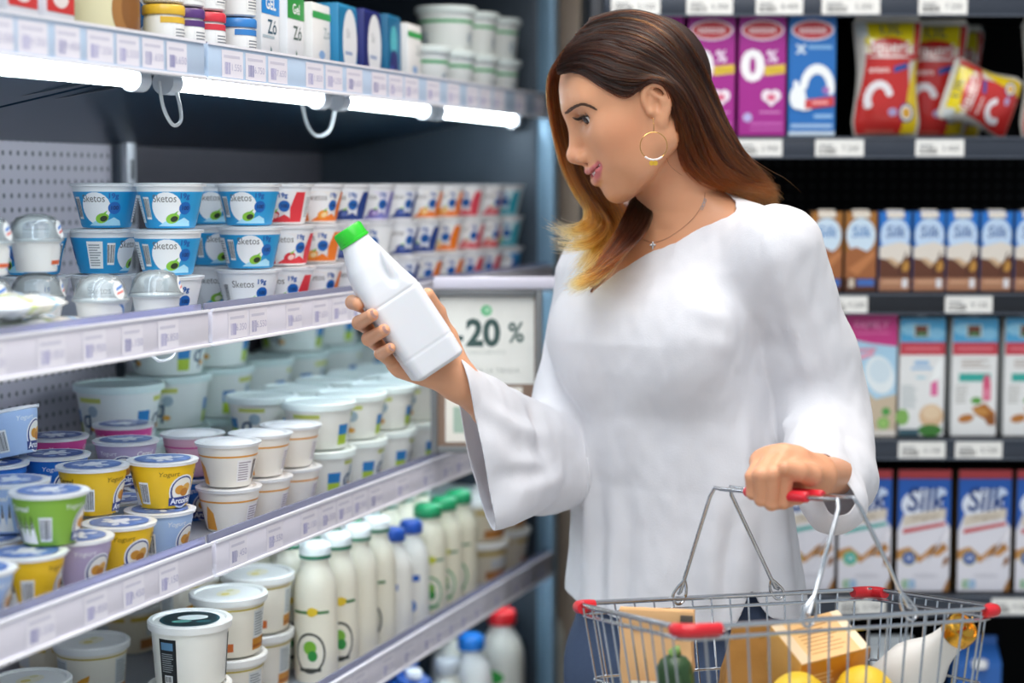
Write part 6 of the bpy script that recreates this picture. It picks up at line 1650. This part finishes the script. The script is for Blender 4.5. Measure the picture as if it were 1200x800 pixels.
# ---------------------------------------------------------------- things in the basket
floor_c = cen-bn*.19
def on_floor(p):        # drop a point onto the wire floor
    k = (floor_c-p).dot(bn)/bn.z
    return Vector((p.x, p.y, p.z+k+.0045))
KR = mk('kraft_paper', .85, var=.12, nscale=25, bump=.4, bscale=50)
def kraft(name, label, px_, Y_, ytop, w0, w1, d0, col_, fold, rz, lean, extra=None):
    base = on_floor(Pb(px_, 760, Y_)); top = Pb(px_, ytop, Y_).z; h = top-base.z
    root = thing(name, label, 'paper bag', base, rz)
    mb = MB(); n, m = 10, 14; prr = random.Random(px_)
    rings = []
    for j in range(m+1):
        v = j/m; w_ = w0+(w1-w0)*v; d_ = d0*(1-v)**.7+.006*v if True else d0
        pts = []
        for (sx, sy) in ((-1, -1), (1, -1), (1, 1), (-1, 1)): pts.append((sx*w_/2, sy*max(d_, .008)/2))
        ring = []
        for i in range(4):
            a_, b_ = pts[i], pts[(i+1) % 4]
            for k in range(n):
                t = k/n; x, y = a_[0]+(b_[0]-a_[0])*t, a_[1]+(b_[1]-a_[1])*t
                c = .0035*mnoise.noise((x*30+px_, y*30, v*7))+.002*mnoise.noise((x*80, y*80+px_, v*18))
                nx_, ny_ = (0, -1) if i == 0 else (1, 0) if i == 1 else (0, 1) if i == 2 else (-1, 0)
                ring.append((x+nx_*c+lean*v, y+ny_*c, h*v))
        rings.append(ring)
    vs = [p for r in rings for p in r]; N_ = 4*n
    fs = [(j*N_+i, j*N_+(i+1) % N_, (j+1)*N_+(i+1) % N_, (j+1)*N_+i) for j in range(m) for i in range(N_)]+[tuple(range(N_)), tuple(m*N_+i for i in range(N_))]
    mb.add(vs, fs, col_); mb.build('bag_body', KR, root)
    mb = MB(); mb.box((lean, -.007, h-fold/2), (w1*1.01, .003, fold), col_, .001); mb.box((lean+w1*.40, -.0095, h-fold*.35), (.014, .0022, .009), '#5a5048', .0006); mb.build('folded_flap', KR, root)
    if extra: extra(root, h)
    return root
def lab1(root, h):
    mb = MB(); Art().rect(-.026, h*.30, .034, h*.60, '#efe9dc').lines(-.020, h*.34, .028, h*.56, 6, '#9a8f80').emit(mb, front_map(-.0285)); mb.build('paper_label', PAPER, root)
kraft('paper_bag', 'kraft paper bag with a folded top and white label, left end of the basket', 770, 1.995, 713, .070, .084, .050, '#d9ab78', .024, -.18, .0, lab1)
kraft('paper_bag', 'darker brown paper bag behind the carton box in the basket', 880, 2.065, 731, .100, .064, .060, '#a87838', .018, .05, .010)
# yellow printed box
bx0 = on_floor(Pb(960, 770, 1.99)); bxr = thing('food_box', 'yellow cardboard food box leaning in the basket', 'box', bx0)
MX = Matrix.Translation(Pb(957, 771, 1.985)-bx0) @ Matrix.Rotation(math.radians(24), 4, 'Z') @ Matrix.Rotation(math.radians(24), 4, 'X') @ Matrix.Rotation(math.radians(-8), 4, 'Y')
mb = MB(); mb.box((0, 0, 0), (.088, .070, .062), '#cf9a4c', .0015, xf=MX)
A_ = Art().rect(-.043, -.030, .043, .030, '#cf8a24').lines(-.034, -.020, .004, .016, 6, '#e8bc78').poly([(.006, -.03), (.043, -.03), (.043, .030), (.024, .030)], '#d9942a'); A_.emit(mb, lambda u, v, o_: tuple(MX @ Vector((u, -.035-o_, v))))
A_ = Art().rect(-.043, -.034, .043, .034, '#ecbb7c').rect(-.043, -.034, -.030, .034, '#e6c9a2').rect(.032, -.034, .043, .034, '#f2dcb8').lines(-.024, -.024, .024, .024, 8, '#c08a48', .3); A_.emit(mb, lambda u, v, o_: tuple(MX @ Vector((u, v, .031+o_))))
mb.build('box', PRINT, bxr)
def fruit(px_, py_, Y_, r, lab, grp, rz):
    c = Pb(px_, py_, Y_); root = thing('lemon', lab, 'lemon', c-Vector((0, 0, r)), rz, grp)
    mb = MB(); prof = []
    for k in range(25):
        t = math.pi*k/24; q = -math.cos(t); rr = r*math.sin(t)**.92
        x = q*r*1.06+(.10*r*max(0, abs(q)-.86)/.14)*math.copysign(1, q); prof.append((max(rr, .0001), x))
    X4 = Matrix.Translation((0, 0, r)) @ Matrix.Rotation(math.radians(78), 4, 'Y'); mb.lathe(prof, '#f2c832', 32, xf=X4)
    mb.build('peel', mk('citrus_peel', .38, var=.08, nscale=50, bump=.35, bscale=420), root)
    mb = MB(); mb.lathe([(.0034, r*1.12), (.0030, r*1.16), (.0001, r*1.165)], '#8a8a3a', 10, xf=X4); mb.build('stem_button', MATTE, root)
fruit(934, 818, 1.912, .0285, 'yellow lemon at the front of the basket, left one', 'lemons in the basket', .3)
fruit(1012, 810, 1.932, .0285, 'yellow lemon at the front of the basket, right one', 'lemons in the basket', -.4)
cz = on_floor(Pb(790, 800, 1.885)); cuc = thing('zucchini', 'dark green zucchini standing before the left paper bag', 'vegetable', cz)
mb = MB(); top = Pb(788, 765, 1.885)-cz; hz = top.z
pts = [Vector((.016-.018*q, 0, .004+(hz-.004)*q)) for q in np.linspace(0, 1, 24)]; rs = [.0195*math.sqrt(max(.02, 1-max(0, (q-.86)/.14)**2.2))*(.8+.2*min(1, q*6)) for q in np.linspace(0, 1, 24)]
mb.tube(pts, rs, '#2c4a26', 24)
for k in range(9):
    a_ = k*.7; mb.tube([p+Vector((math.cos(a_)*r_*1.002, math.sin(a_)*r_*1.002, 0)) for p, r_ in list(zip(pts, rs))[2:21]], .0007, '#4d7040', 5)
mb.build('zucchini_body', mk('vegetable_skin', .35, var=.3, nscale=90), cuc)
mb = MB(); mb.tube([pts[-1]-Vector((0, 0, .002)), pts[-1]+Vector((.004, -.001, .003)), pts[-1]+Vector((.008, -.001, .004))], [.0065, .0055, .0048], '#6f8f48', 12); mb.build('stem', MATTE, cuc)
# glass bottle of milk with a gold cap leaning in the right corner
ct = Pb(1131, 733, 1.985); dv = Vector((Pb(1046, 808, 2.08)-ct)).normalized(); gb0 = ct+dv*.215
gl = thing('glass_milk_bottle', 'milk bottle with a gold cap leaning in the right corner of the basket', 'bottle', gb0)
zax = -dv; xax = zax.cross(Vector((0, 1, 0))).normalized(); yax = zax.cross(xax)
GM = Matrix((xax, yax, zax)).transposed().to_4x4()
mb = MB(); mb.lathe([(.030, .001), (.033, 0), (.036, .004), (.036, .105), (.0355, .115), (.031, .130), (.022, .152), (.0180, .170), (.0165, .190), (.0175, .196), (.0175, .203)], '#e9e8e4', 36, xf=GM)
A_ = Art().rect(-.03, .03, .03, .085, '#f2f1ec').lines(-.025, .04, .02, .08, 6, '#8a8d90'); A_.emit(mb, lambda u, v, o_: tuple(GM @ Vector(((.036+o_)*math.cos(-2.2+u/.036), (.036+o_)*math.sin(-2.2+u/.036), v))), .006)
mb.build('bottle_body', PLASTIC, gl)
mb = MB(); mb.lathe([(.0182, .196), (.0192, .1965), (.0192, .209), (.0180, .2125), (.0155, .2135), (.0148, .2118), (.0080, .2118), (.0075, .2122), (.0001, .2122)], '#d9a440', 40, xf=GM, wob=lambda a_, z_: 1+.012*math.cos(a_*26) if z_ < .2095 else 1); mb.build('cap', GOLD, gl)
# ================================================================ CAMERA, LIGHT
cam = bpy.data.cameras.new('camera'); co = bpy.data.objects.new('camera', cam); COL.objects.link(co)
co.location = (0, 0, CAMZ); co.rotation_euler = (math.pi/2-PITCH, 0, 0)
cam.sensor_width = 36; cam.lens = 36*FPX/1200; cam.clip_start = .05
cam.dof.use_dof = True; cam.dof.focus_distance = 2.08; cam.dof.aperture_fstop = 2.1
SC.camera = co
w = bpy.data.worlds.new('store'); SC.world = w; w.use_nodes = True
bg = w.node_tree.nodes['Background']; bg.inputs['Color'].default_value = (.77, .885, 1, 1); bg.inputs['Strength'].default_value = .61
def area(name, loc, size, power, color, rot=(0, 0, 0)):
    l = bpy.data.lights.new(name, 'AREA'); l.shape = 'RECTANGLE'; l.size, l.size_y = size; l.energy = power; l.color = color
    o = bpy.data.objects.new(name, l); COL.objects.link(o); o.location = loc; o.rotation_euler = rot; return o
area('ceiling_light', (.5, .6, 3.0), (1.2, 2.4), 35, (1, .94, .88), (math.radians(18), 0, 0))
area('ceiling_light', (-.35, 1.1, 3.0), (.6, 2.4), 40, (.93, .97, 1), (math.radians(5), math.radians(14), 0))
area('ceiling_light', (.62, 2.45, 3.0), (.5, 1.2), 24, (1, .86, .72))
SC.view_settings.view_transform = 'Standard'; SC.view_settings.look = 'None'
SC.view_settings.gamma = 1; SC.view_settings.use_curve_mapping = False; SC.view_settings.exposure = -0.1
